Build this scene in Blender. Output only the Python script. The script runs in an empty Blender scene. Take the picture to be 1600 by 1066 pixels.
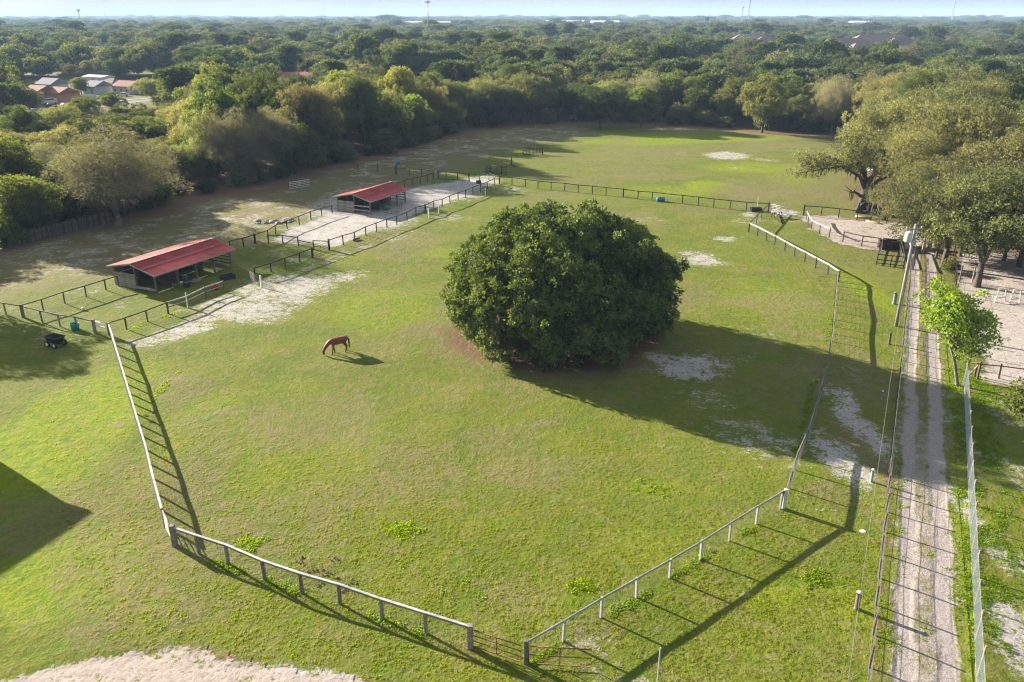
import bpy, math, random
import numpy as np
from mathutils import Vector, Matrix
S = bpy.context.scene
COL = S.collection
rad = math.radians
# ---------------------------------------------------------------- camera
F, CH = 1270.0, 29.0
PITCH = math.atan(507 / F)
cam = bpy.data.cameras.new('camera'); cam.sensor_width = 36; cam.lens = F / 1600 * 36
cam.clip_start = 0.5; cam.clip_end = 20000
camo = bpy.data.objects.new('camera', cam); COL.objects.link(camo)
camo.location = (0, 0, CH); camo.rotation_euler = (math.pi / 2 - PITCH, 0, 0)
S.camera = camo
# ---------------------------------------------------------------- light
SUN_EL, SUN_AZ = 17.8, -54.0          # azimuth clockwise from +Y
W = bpy.data.worlds.new('World'); S.world = W; W.use_nodes = True
nt = W.node_tree; nt.nodes.clear()
wo = nt.nodes.new('ShaderNodeOutputWorld'); bg = nt.nodes.new('ShaderNodeBackground')
sky = nt.nodes.new('ShaderNodeTexSky'); sky.sky_type = 'NISHITA'; sky.sun_disc = False
sky.sun_elevation = rad(SUN_EL); sky.sun_rotation = rad(SUN_AZ); sky.altitude = 0
sky.air_density = 1.2; sky.dust_density = 0.6; sky.ozone_density = 2.2
SKY_STRENGTH = 0.10
bg.inputs['Strength'].default_value = SKY_STRENGTH
# thin high cloud mixed evenly over the whole sky
tc = nt.nodes.new('ShaderNodeTexCoord'); mp = nt.nodes.new('ShaderNodeMapping'); mp.inputs['Scale'].default_value = (1.2, 1.2, 9)
nz = nt.nodes.new('ShaderNodeTexNoise'); nz.inputs['Scale'].default_value = 3.2; nz.inputs['Detail'].default_value = 5
rp = nt.nodes.new('ShaderNodeValToRGB'); rp.color_ramp.elements[0].position = .40; rp.color_ramp.elements[1].position = .68
rp.color_ramp.elements[0].color = (.90, .90, .90, 1); rp.color_ramp.elements[1].color = (.98, .98, .98, 1)
mx = nt.nodes.new('ShaderNodeMix'); mx.data_type = 'RGBA'
L = nt.links.new
L(tc.outputs['Generated'], mp.inputs['Vector']); L(mp.outputs[0], nz.inputs['Vector']); L(nz.outputs['Fac'], rp.inputs[0])
L(rp.outputs[0], mx.inputs['Factor']); L(sky.outputs[0], mx.inputs[6]); mx.inputs[7].default_value = (1.16, 1.33, 1.54, 1)
L(mx.outputs[2], bg.inputs['Color']); L(bg.outputs[0], wo.inputs[0])
sl = bpy.data.lights.new('sun', 'SUN'); sl.energy = 5.0; sl.angle = rad(0.55); sl.color = (1, .92, .81)
so = bpy.data.objects.new('sun', sl); COL.objects.link(so)
sd = Vector((-math.sin(rad(SUN_AZ)) * math.cos(rad(SUN_EL)), -math.cos(rad(SUN_AZ)) * math.cos(rad(SUN_EL)), -math.sin(rad(SUN_EL))))
so.rotation_euler = sd.to_track_quat('-Z', 'Y').to_euler(); so.location = (-80, 60, 70)
S.view_settings.view_transform = 'Standard'; S.view_settings.look = 'None'
S.view_settings.exposure = 1.98; S.view_settings.gamma = 1; S.view_settings.use_curve_mapping = False
S.render.engine = 'CYCLES'
S.cycles.max_bounces = 5; S.cycles.diffuse_bounces = 3; S.cycles.glossy_bounces = 2; S.cycles.transmission_bounces = 3
S.cycles.volume_bounces = 0; S.cycles.transparent_max_bounces = 6
S.cycles.use_denoising = True
S.cycles.caustics_reflective = False; S.cycles.caustics_refractive = False
S.cycles.sample_clamp_indirect = 6
S.cycles.filter_width = 1.2 if hasattr(S.cycles, 'filter_width') else None

# ---------------------------------------------------------------- helpers
def gp(px, py, z=0.0):
    "the ground point (at height z) that the photograph shows at a pixel of its 1600 x 1066 frame"
    dx = (px - 800) / F; dy = (533 - py) / F
    fy = math.cos(PITCH) + dy * math.sin(PITCH); fz = -math.sin(PITCH) + dy * math.cos(PITCH)
    t = (z - CH) / fz
    return Vector((dx * t, fy * t, z))

def tag(o, label=None, cat=None, group=None, kind=None):
    if label: o['label'] = label
    if cat: o['category'] = cat
    if group: o['group'] = group
    if kind: o['kind'] = kind
    return o

def empty(name, loc, rz=0, label=None, cat=None, group=None):
    o = bpy.data.objects.new(name, None); COL.objects.link(o); o.empty_display_size = .2
    o.location = loc; o.rotation_euler = (0, 0, rz)
    return tag(o, label, cat, group)

def mesh_obj(name, me, parent=None, loc=None, rot=None, scale=None):
    o = bpy.data.objects.new(name, me); COL.objects.link(o)
    if parent: o.parent = parent
    if loc is not None: o.location = loc
    if rot is not None: o.rotation_euler = rot
    if scale is not None: o.scale = scale
    return o

def copy_tree(o, parent=None):
    c = o.copy(); COL.objects.link(c)
    if parent: c.parent = parent
    for ch in list(o.children): copy_tree(ch, c)
    return c

class MB:
    "collects boxes, tubes and sheets into one mesh"
    def __init__(s): s.v = []; s.f = []
    def add(s, vs, fs):
        b = len(s.v); s.v += [tuple(v) for v in vs]; s.f += [tuple(b + i for i in f) for f in fs]; return s
    def box(s, c, d, rz=0, tilt=None):
        m = Matrix.Rotation(rz, 3, 'Z')
        if tilt is not None: m = m @ tilt
        vs = [Vector(c) + m @ Vector((x * d[0] / 2, y * d[1] / 2, z * d[2] / 2)) for x in (-1, 1) for y in (-1, 1) for z in (-1, 1)]
        return s.add(vs, [(0, 1, 3, 2), (4, 6, 7, 5), (0, 4, 5, 1), (2, 3, 7, 6), (0, 2, 6, 4), (1, 5, 7, 3)])
    def beam(s, a, b, w, h):
        a = Vector(a); b = Vector(b); d = (b - a).normalized()
        up = Vector((0, 0, 1)) if abs(d.z) < .95 else Vector((0, 1, 0))
        sx = d.cross(up).normalized() * w / 2; uz = sx.cross(d).normalized() * h / 2
        vs = [p + i * sx + j * uz for p in (a, b) for i, j in ((-1, -1), (1, -1), (1, 1), (-1, 1))]
        return s.add(vs, [(3, 2, 1, 0), (4, 5, 6, 7), (0, 1, 5, 4), (1, 2, 6, 5), (2, 3, 7, 6), (3, 0, 4, 7)])
    def tube(s, pts, rs, n=6, cap=True):
        pts = [Vector(p) for p in pts]; b = len(s.v)
        if not hasattr(rs, '__len__'): rs = [rs] * len(pts)
        x0 = None
        for i, p in enumerate(pts):
            d = (pts[min(i + 1, len(pts) - 1)] - pts[max(i - 1, 0)]).normalized()
            if x0 is None: x0 = d.orthogonal().normalized()
            x = (x0 - d * x0.dot(d)).normalized(); x0 = x; y = d.cross(x)
            for k in range(n):
                a = 2 * math.pi * k / n
                s.v.append(tuple(p + (x * math.cos(a) + y * math.sin(a)) * rs[i]))
        for i in range(len(pts) - 1):
            for k in range(n):
                k2 = (k + 1) % n
                s.f.append((b + i * n + k, b + i * n + k2, b + (i + 1) * n + k2, b + (i + 1) * n + k))
        if cap:
            s.f.append(tuple(b + k for k in reversed(range(n))))
            s.f.append(tuple(b + (len(pts) - 1) * n + k for k in range(n)))
        return s
    def lathe(s, prof, n=12, c=(0, 0, 0), axis='Z'):
        b = len(s.v)
        for r, z in prof:
            for k in range(n):
                a = 2 * math.pi * k / n
                p = (r * math.cos(a), r * math.sin(a), z)
                if axis == 'X': p = (z, p[0], p[1])
                if axis == 'Y': p = (p[0], z, p[1])
                s.v.append(tuple(Vector(c) + Vector(p)))
        for i in range(len(prof) - 1):
            for k in range(n):
                k2 = (k + 1) % n
                s.f.append((b + i * n + k, b + i * n + k2, b + (i + 1) * n + k2, b + (i + 1) * n + k))
        return s
    def mesh(s, name, m, smooth=False):
        me = bpy.data.meshes.new(name); me.from_pydata(s.v, [], s.f); me.materials.append(m)
        if smooth: me.polygons.foreach_set('use_smooth', [True] * len(me.polygons))
        me.update(); return me
    def build(s, name, m, parent=None, smooth=False, **k):
        return mesh_obj(name, s.mesh(name, m, smooth), parent, **k)

def quads_mesh(name, V, m, tint=None):
    "fast mesh of separate quads: V is (n,4,3)"
    n = len(V); me = bpy.data.meshes.new(name)
    me.vertices.add(n * 4); me.vertices.foreach_set('co', V.astype(np.float32).ravel())
    me.loops.add(n * 4); me.loops.foreach_set('vertex_index', np.arange(n * 4, dtype=np.int32))
    me.polygons.add(n); me.polygons.foreach_set('loop_start', np.arange(0, n * 4, 4, dtype=np.int32))
    if tint is not None:
        a = me.attributes.new('tint', 'FLOAT', 'FACE'); a.data.foreach_set('value', tint.astype(np.float32))
    me.materials.append(m); me.update(calc_edges=True); return me

# ---------------------------------------------------------------- node helpers
class N:
    def __init__(s, m): s.t = m.node_tree; s.n = s.t.nodes
    def new(s, ty, **k):
        x = s.n.new(ty)
        for a, b in k.items(): setattr(x, a, b)
        return x
    def link(s, a, b): s.t.links.new(a, b)
    def noise(s, vec, scale, detail=4, rough=.55, dist=0):
        x = s.new('ShaderNodeTexNoise'); x.inputs['Scale'].default_value = scale; x.inputs['Detail'].default_value = detail
        x.inputs['Roughness'].default_value = rough; x.inputs['Distortion'].default_value = dist
        if vec is not None: s.link(vec, x.inputs['Vector'])
        return x.outputs['Fac']
    def ramp(s, f, a, b, ca=0., cb=1.):
        x = s.new('ShaderNodeMapRange'); x.interpolation_type = 'SMOOTHSTEP'
        s.link(f, x.inputs[0]); x.inputs[1].default_value = a; x.inputs[2].default_value = b
        x.inputs[3].default_value = ca; x.inputs[4].default_value = cb
        return x.outputs[0]
    def math(s, op, a, b=None, c=None):
        x = s.new('ShaderNodeMath', operation=op)
        for i, v in enumerate((a, b, c)):
            if v is None: continue
            if isinstance(v, (int, float)): x.inputs[i].default_value = v
            else: s.link(v, x.inputs[i])
        return x.outputs[0]
    def mix(s, f, a, b, bt='MIX'):
        x = s.new('ShaderNodeMix', data_type='RGBA', blend_type=bt)
        for i, v in ((0, f), (6, a), (7, b)):
            if isinstance(v, (int, float)): x.inputs[i].default_value = v
            elif isinstance(v, tuple): x.inputs[i].default_value = v if len(v) == 4 else v + (1,)
            else: s.link(v, x.inputs[i])
        return x.outputs[2]

def mat(name, c1, c2=None, scale=3., rough=.8, bump=0., bscale=None, metal=0., spec=.3, objvar=0., stretch=None, wave=None):
    "plain surface: two colours mixed by noise in object space, optional bump and per-object variation"
    m = bpy.data.materials.new(name); m.use_nodes = True; n = N(m)
    b = n.n['Principled BSDF']; b.inputs['Roughness'].default_value = rough; b.inputs['Metallic'].default_value = metal
    b.inputs['Specular IOR Level'].default_value = spec
    tc = n.new('ShaderNodeTexCoord'); v = tc.outputs['Object']
    if stretch:
        mp = n.new('ShaderNodeMapping'); mp.inputs['Scale'].default_value = stretch; n.link(v, mp.inputs[0]); v = mp.outputs[0]
    f = n.noise(v, scale, 5, .6)
    col = n.mix(n.ramp(f, .35, .65), c1, c2 or tuple(x * .6 for x in c1))
    if objvar:
        oi = n.new('ShaderNodeObjectInfo')
        hs = n.new('ShaderNodeHueSaturation'); n.link(col, hs.inputs['Color'])
        n.link(n.ramp(oi.outputs['Random'], 0, 1, 1 - objvar, 1 + objvar), hs.inputs['Value'])
        col = hs.outputs[0]
    n.link(col, b.inputs['Base Color'])
    if bump:
        bp = n.new('ShaderNodeBump'); bp.inputs['Strength'].default_value = bump; bp.inputs['Distance'].default_value = .02
        n.link(n.noise(v, bscale or scale * 4, 4, .6), bp.inputs['Height']); n.link(bp.outputs[0], b.inputs['Normal'])
    return m

def leaf_mat(name, dark, light, alt=None, trans=.56, gloss=.02, hue=.0):
    "foliage: per-leaf tint attribute, per-tree variation, diffuse + translucent + a little gloss"
    m = bpy.data.materials.new(name); m.use_nodes = True; n = N(m)
    out = n.n['Material Output']; n.n.remove(n.n['Principled BSDF'])
    at = n.new('ShaderNodeAttribute'); at.attribute_name = 'tint'; at.attribute_type = 'GEOMETRY'
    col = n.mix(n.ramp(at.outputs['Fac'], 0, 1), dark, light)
    if alt:
        oi = n.new('ShaderNodeObjectInfo')
        col = n.mix(n.ramp(oi.outputs['Random'], .25, 1.0, 0, .85), col, n.mix(n.ramp(at.outputs['Fac'], 0, 1), tuple(x * .62 for x in alt), alt))
        hs = n.new('ShaderNodeHueSaturation'); n.link(col, hs.inputs['Color'])
        r2 = n.math('FRACT', n.math('MULTIPLY', oi.outputs['Random'], 7.31))
        n.link(n.ramp(r2, 0, 1, .74, 1.28), hs.inputs['Value'])
        r3 = n.math('FRACT', n.math('MULTIPLY', oi.outputs['Random'], 23.7))
        n.link(n.ramp(r3, 0, 1, .485, .52), hs.inputs['Hue'])
        col = hs.outputs[0]
    d = n.new('ShaderNodeBsdfDiffuse'); n.link(col, d.inputs[0])
    t = n.new('ShaderNodeBsdfTranslucent'); n.link(n.mix(1.0, col, (1.75, 1.65, .75, 1), 'MULTIPLY'), t.inputs[0])
    g = n.new('ShaderNodeBsdfGlossy'); g.inputs['Roughness'].default_value = .62; g.inputs[0].default_value = (.8, .85, .8, 1)
    m1 = n.new('ShaderNodeMixShader'); m1.inputs[0].default_value = trans; n.link(d.outputs[0], m1.inputs[1]); n.link(t.outputs[0], m1.inputs[2])
    m2 = n.new('ShaderNodeMixShader'); m2.inputs[0].default_value = gloss; n.link(m1.outputs[0], m2.inputs[1]); n.link(g.outputs[0], m2.inputs[2])
    n.link(m2.outputs[0], out.inputs[0]); return m

# ---------------------------------------------------------------- cover of the ground (what grows or lies where)
def w2(p): v = gp(*p); return (v.x, v.y)
def stroke(pts): return [w2(p) for p in pts]
def vnoise(x, y, seed=0):
    xi = np.floor(x).astype(np.int64); yi = np.floor(y).astype(np.int64); fx = x - xi; fy = y - yi
    fx = fx * fx * (3 - 2 * fx); fy = fy * fy * (3 - 2 * fy)
    def h(a, b):
        k = (a * 374761393 + b * 668265263 + seed * 362437) & 0xffffffff
        k = ((k ^ (k >> 13)) * 1274126177) & 0xffffffff
        return ((k ^ (k >> 16)) & 0xffff) / 65535.0
    return (h(xi, yi) * (1 - fx) + h(xi + 1, yi) * fx) * (1 - fy) + (h(xi, yi + 1) * (1 - fx) + h(xi + 1, yi + 1) * fx) * fy
def fbm(x, y, seed=0, o=4):
    s = 0; a = .5; t = 0
    for i in range(o): s = s + a * vnoise(x * 2 ** i, y * 2 ** i, seed + i); t += a; a *= .55
    return s / t
def seg_d(x, y, pts):
    d = np.full(x.shape, 1e9)
    for (ax, ay), (bx, by) in zip(pts[:-1], pts[1:]):
        vx, vy = bx - ax, by - ay; l = vx * vx + vy * vy + 1e-9
        t = np.clip(((x - ax) * vx + (y - ay) * vy) / l, 0, 1)
        d = np.minimum(d, np.hypot(x - ax - t * vx, y - ay - t * vy))
    return d
def inpoly(x, y, P):
    r = np.zeros(np.shape(x), bool); n = len(P); j = n - 1
    for i in range(n):
        xi, yi = P[i]; xj, yj = P[j]
        c = ((yi > y) != (yj > y)) & (x < (xj - xi) * (y - yi) / (yj - yi + 1e-12) + xi)
        r ^= c; j = i
    return r
def poly_d(x, y, P):
    d = seg_d(x, y, list(P) + [P[0]]); return np.where(inpoly(x, y, P), d, -d)
def sm(t, a, b): t = np.clip((t - a) / (b - a), 0, 1); return t * t * (3 - 2 * t)

def blob(x, y, cx, cy, rx, ry):
    c = gp(cx, cy); wx = abs(gp(cx + rx, cy).x - c.x); wy = abs(gp(cx, cy - ry).y - gp(cx, cy + ry).y) / 2
    d = np.hypot((x - c.x) / wx, (y - c.y) / wy)
    return 1 - sm(d, .35, 1.15)

CLEAR = [(-140, 40), (-95, 75), (-69.6, 107.4), (-65.4, 116.3), (-57.6, 126.6), (-55, 138.8), (-44.9, 150.2), (-39.7, 169.4), (-25, 190), (-17.5, 214.3),
         (-11.5, 229), (3, 238), (18.8, 248), (37, 244), (66.3, 230), (84, 218), (90, 205), (78, 175), (66, 150), (60, 133), (63, 116), (57, 104), (66, 96), (90, 92), (120, 88), (120, 5), (-140, 5)]
TREE_EDGE_L = CLEAR[1:11]; TREE_EDGE_F = CLEAR[10:17]
# the drive runs dead straight: two gravel wheel tracks
RD0, RDd = np.array([19.4, 29.5]), np.array([.4230, .9061])
RDn = np.array([RDd[1], -RDd[0]])
TREE_C = (4.6, 74.4)
ARENA = [w2(p) for p in [(1256, 338), (1258, 352), (1277, 367), (1300, 378), (1340, 390), (1376, 394), (1392, 390), (1450, 380), (1460, 362), (1400, 350), (1330, 343), (1275, 334)]]
YARD_R = [w2(p) for p in [(1494, 396), (1500, 440), (1505, 500), (1530, 560), (1535, 600), (1620, 612), (1700, 600), (1700, 395)]]
SANDROAD = [w2(p) for p in [(-200, 1100), (20, 1072), (60, 1052), (150, 1024), (240, 1014), (300, 1004), (345, 1018), (400, 1034), (440, 1046), (520, 1056), (640, 1070), (760, 1090), (700, 1300), (-300, 1300)]]

def cover(x, y):
    "sand, litter, lush, dry in 0..1 at ground points"
    n1 = fbm(x / 5, y / 5, 1); n2 = fbm(x / 2.2, y / 2.2, 9); n3 = fbm(x / 14, y / 14, 17)
    jx = x + (fbm(x / 3, y / 3, 31) - .5) * 3.2; jy = y + (fbm(x / 3, y / 3, 47) - .5) * 3.2
    sand = np.zeros(x.shape); lit = np.zeros(x.shape); lush = np.zeros(x.shape); dry = np.zeros(x.shape)
    mxs = lambda a, b: np.maximum(a, b)
    # sandy worn patches (photo centre, half sizes, strength)
    for cx, cy, rx, ry, s in [(455, 450, 75, 30, .95), (400, 485, 80, 22, .9), (300, 515, 55, 16, .9), (350, 470, 45, 14, .9), (520, 440, 40, 20, .6),
                              (560, 325, 95, 30, 1), (500, 358, 62, 22, 1), (600, 345, 60, 18, .95), (700, 300, 75, 18, .95), (745, 285, 40, 10, 1), (660, 310, 50, 14, .85),
                              (800, 298, 32, 9, .75), (700, 340, 38, 9, .8), (470, 405, 30, 12, .7), (440, 395, 25, 10, .6), (760, 276, 20, 6, .9),
                              (1070, 572, 75, 22, .97), (1030, 560, 30, 12, .9), (1150, 562, 40, 10, .5), (1160, 680, 75, 42, .80), (1220, 700, 60, 35, .72), (1100, 620, 60, 30, .6),
                              (1335, 650, 38, 75, .95), (1310, 720, 30, 60, .95), (1350, 590, 25, 25, .5), (1095, 405, 40, 16, .9), (1130, 372, 22, 6, .9), (1010, 345, 30, 6, .6), (1190, 520, 40, 14, .5), (1095, 395, 25, 6, .7), (1170, 345, 50, 8, .6),
                              (1135, 243, 42, 8, .95), (1195, 250, 25, 4, .8), (1145, 262, 16, 3, .7), (1065, 240, 12, 5, .5), (1240, 232, 45, 10, .4),
                              (1225, 333, 30, 9, 1), (1172, 334, 14, 5, .9), (1235, 345, 22, 6, .5), (1290, 335, 18, 4, .6),
                              (70, 392, 55, 12, .7), (30, 402, 60, 14, .5), (110, 388, 24, 7, .6), (560, 290, 60, 8, .5), (430, 330, 60, 8, .45), (130, 455, 60, 14, .5), (180, 475, 40, 12, .45), (20, 480, 40, 10, .5),
                              (1060, 202, 50, 4, .7), (910, 213, 30, 5, .4), (850, 330, 20, 5, .4), (905, 1022, 60, 22, .55), (960, 1055, 60, 16, .65), (65, 527, 18, 5, .8), (820, 680, 24, 8, .35), (790, 650, 20, 7, .3), (130, 910, 14, 5, .5),
                              (1290, 795, 45, 25, .35), (1150, 915, 20, 18, .4), (1565, 850, 30, 150, .9), (1585, 1000, 40, 110, .9), (1575, 650, 50, 60, .7), (1620, 780, 30, 200, .8), (1400, 700, 30, 90, .35), (640, 210, 40, 5, .4), (1320, 372, 60, 10, .3)]:
        sand = mxs(sand, s * (.84 if s > .88 else .66) * blob(jx, jy, cx, cy, rx * 1.15, ry * 1.15))
    sand = mxs(sand, .74 * (1 - sm(seg_d(jx, jy, stroke([(245, 528), (300, 508), (370, 478), (440, 450), (500, 436), (540, 432)])), .6, 3.6)))
    sand = mxs(sand, .70 * (1 - sm(seg_d(jx, jy, stroke([(335, 486), (365, 462), (400, 445)])), .4, 2.2)))
    # faint wheel marks over the mown lawn
    for q in ([(140, 560), (128, 620), (120, 700), (118, 760)], [(118, 560), (104, 620), (92, 700)], [(60, 640), (90, 690), (150, 740), (200, 800)]): dry = mxs(dry, .34 * (1 - sm(seg_d(jx, jy, stroke(q)), .1, .6)))
    # paddock between the barns is all sand; worn trail outside its fence
    sand = mxs(sand, .95 * sm(poly_d(jx, jy, [w2(p) for p in [(425, 372), (515, 330), (660, 290), (735, 281), (780, 283), (665, 330), (515, 386), (430, 376)]]), -.8, .8))
    sand = mxs(sand, .55 * (1 - sm(seg_d(jx, jy, stroke([(210, 500), (330, 475), (420, 440), (520, 405), (640, 362)])), .4, 1.8)) * (n2 > .42))
    sand = mxs(sand, .95 * sm(poly_d(jx, jy, ARENA), -.5, .4)); sand = mxs(sand, 1.0 * sm(poly_d(jx, jy, YARD_R), -.8, .6))
    sand = mxs(sand, 1.0 * sm(poly_d(jx * .6 + x * .4, jy * .6 + y * .4, SANDROAD), -.5, .5))
    # reddish leaf litter: below the trees and under the big round tree
    dC = poly_d(x, y, CLEAR)
    edge = np.minimum(seg_d(x, y, TREE_EDGE_L), seg_d(x, y, TREE_EDGE_F))
    lit = mxs(lit, (1 - sm(dC + (n1 - .5) * 9, 1.0, 9)) * np.where(edge < 16, 1, .7))
    dT = np.hypot(x - TREE_C[0], y - TREE_C[1])
    lit = mxs(lit, .95 * (1 - sm(dT + (n1 - .5) * 5, 9.0, 12.5)))
    for cx, cy, rx, ry, s in [(1190, 300, 110, 18, .75), (930, 245, 140, 14, .5), (1010, 275, 120, 10, .6), (1200, 225, 90, 10, .6), (850, 275, 80, 10, .5), (560, 560, 120, 60, .3), (720, 470, 50, 60, .5), (1100, 330, 90, 10, .5), (1345, 700, 50, 90, .8), (1390, 600, 20, 150, .6), (1385, 850, 20, 160, .5), (1340, 470, 20, 60, .4), (760, 690, 90, 40, .45), (690, 610, 60, 30, .45), (600, 545, 60, 20, .5), (830, 660, 60, 14, .6), (1290, 770, 40, 20, .7), (930, 1000, 50, 20, .6), (950, 320, 80, 12, .3), (1290, 300, 70, 22, .65), (620, 398, 45, 16, .55), (1290, 430, 20, 8, .4), (1150, 232, 120, 12, .5), (1060, 270, 90, 14, .35), (240, 970, 70, 24, .5), (1470, 400, 60, 20, .6), (960, 430, 30, 10, .3), (270, 640, 16, 24, .4), (1180, 540, 90, 20, .35), (1260, 640, 60, 50, .35)]:
        dry = mxs(dry, s * blob(jx, jy, cx, cy, rx, ry))
    dry = mxs(dry, .55 * sm(n3, .5, .72)); dry = mxs(dry, .6 * (1 - sm(dC + (n1 - .5) * 20, 4, 30)))
    dry = mxs(dry, .6 * (1 - sm(dT + (n1 - .5) * 10, 11, 17)))
    # a strip below the front fence where it has been mown short and yellow
    for cx, cy, rx, ry, s in [(70, 700, 150, 190, 1.1), (110, 890, 150, 110, .95), (250, 960, 60, 60, .5), (480, 700, 200, 120, .4), (330, 650, 80, 60, .45), (260, 700, 60, 120, .5), (1110, 292, 50, 12, 1.3), (1040, 300, 100, 14, .6), (1240, 280, 60, 14, .6), (1110, 213, 150, 11, 1.3), (1000, 222, 160, 8, .7), (1180, 262, 120, 12, .7), (630, 828, 34, 12, .9), (390, 850, 26, 14, .8), (905, 915, 22, 11, .7),
                              (1200, 470, 120, 60, .45), (600, 480, 130, 50, .55), (1020, 760, 70, 25, .4), (1250, 290, 40, 12, .45), (700, 395, 60, 15, .5), (1350, 450, 40, 60, .6), (1330, 940, 60, 60, .45), (1060, 850, 200, 60, .3), (1200, 930, 90, 40, .5), (450, 620, 120, 50, .3), (1000, 240, 200, 20, .3)]:
        lush = mxs(lush, s * blob(x, y, cx, cy, rx, ry))
    lane = sm(seg_d(x, y, [(-60, 80), (-45, 110), (-33, 135), (-22, 165), (-10, 200)]) + (n1 - .5) * 10, 17, 8) if False else 1 - sm(seg_d(x, y, [(-75, 88), (-50, 112), (-38, 138), (-26, 165), (-12, 200), (10, 228)]) + (n1 - .5) * 12, 7, 18)
    dry = mxs(dry, 1.0 * lane); sand = mxs(sand, .55 * lane * sm(n2 + n1 - .5, .40, .62)); lit = mxs(lit, .60 * lane * sm(n1, .38, .6))
    # the drive: two tracks and a middle strip
    s_ = (x - RD0[0]) * RDd[0] + (y - RD0[1]) * RDd[1]; u = (x - RD0[0]) * RDn[0] + (y - RD0[1]) * RDn[1]
    wob = (fbm(s_ / 6, s_ * 0, 61) - .5) * .35 + (n2 - .5) * .3
    onr = (s_ > -25) & (s_ < 125)
    tr = np.maximum(1 - sm(np.abs(u + .92 + wob), .30, .66), 1 - sm(np.abs(u - .92 + wob * 1.3), .34, .70))
    gravel = np.where(onr, tr, 0)
    mid = np.where(onr, (1 - sm(np.abs(u), .7, 2.6)), 0); gravel = mxs(gravel, np.where(onr, .56 * (1 - sm(np.abs(u), .3, 1.3)) * (1 - sm(s_, 20, 42)), 0)); sand = mxs(sand, np.where(onr, .40 * (1 - sm(np.abs(np.abs(u) - 1.5), .1, .7)), 0))
    dry = mxs(dry, .75 * mid); lit = mxs(lit, np.where(onr & (s_ > 55), .75 * tr * sm(s_, 50, 66), 0))
    lit = mxs(lit, np.where(onr, .5 * (1 - sm(np.abs(u + 2.1 + wob), .15, .6)), 0))
    lush = mxs(lush, np.where(onr, .5 * (1 - sm(np.abs(np.abs(u) - 2.2), .2, .9)), 0))
    lit = lit * (1 - np.clip(sand * 1.2, 0, 1) * .7)
    lit = mxs(lit, .55 * inpoly(x, y, ARENA)); lit = mxs(lit, .45 * inpoly(x, y, YARD_R)); lit = mxs(lit, .62 * inpoly(x, y, SANDROAD))
    return sand, lit, np.clip(lush * (1 - lit), 0, 1), np.clip(dry, 0, 1), gravel

# ---------------------------------------------------------------- ground
def hills(x, y):
    D = np.hypot(x, y); a = sm(D, 1500, 6500)
    return a * (fbm(x / 1300 + 7, y / 2200 + 3, 77, 3) - .35) * 30

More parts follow.
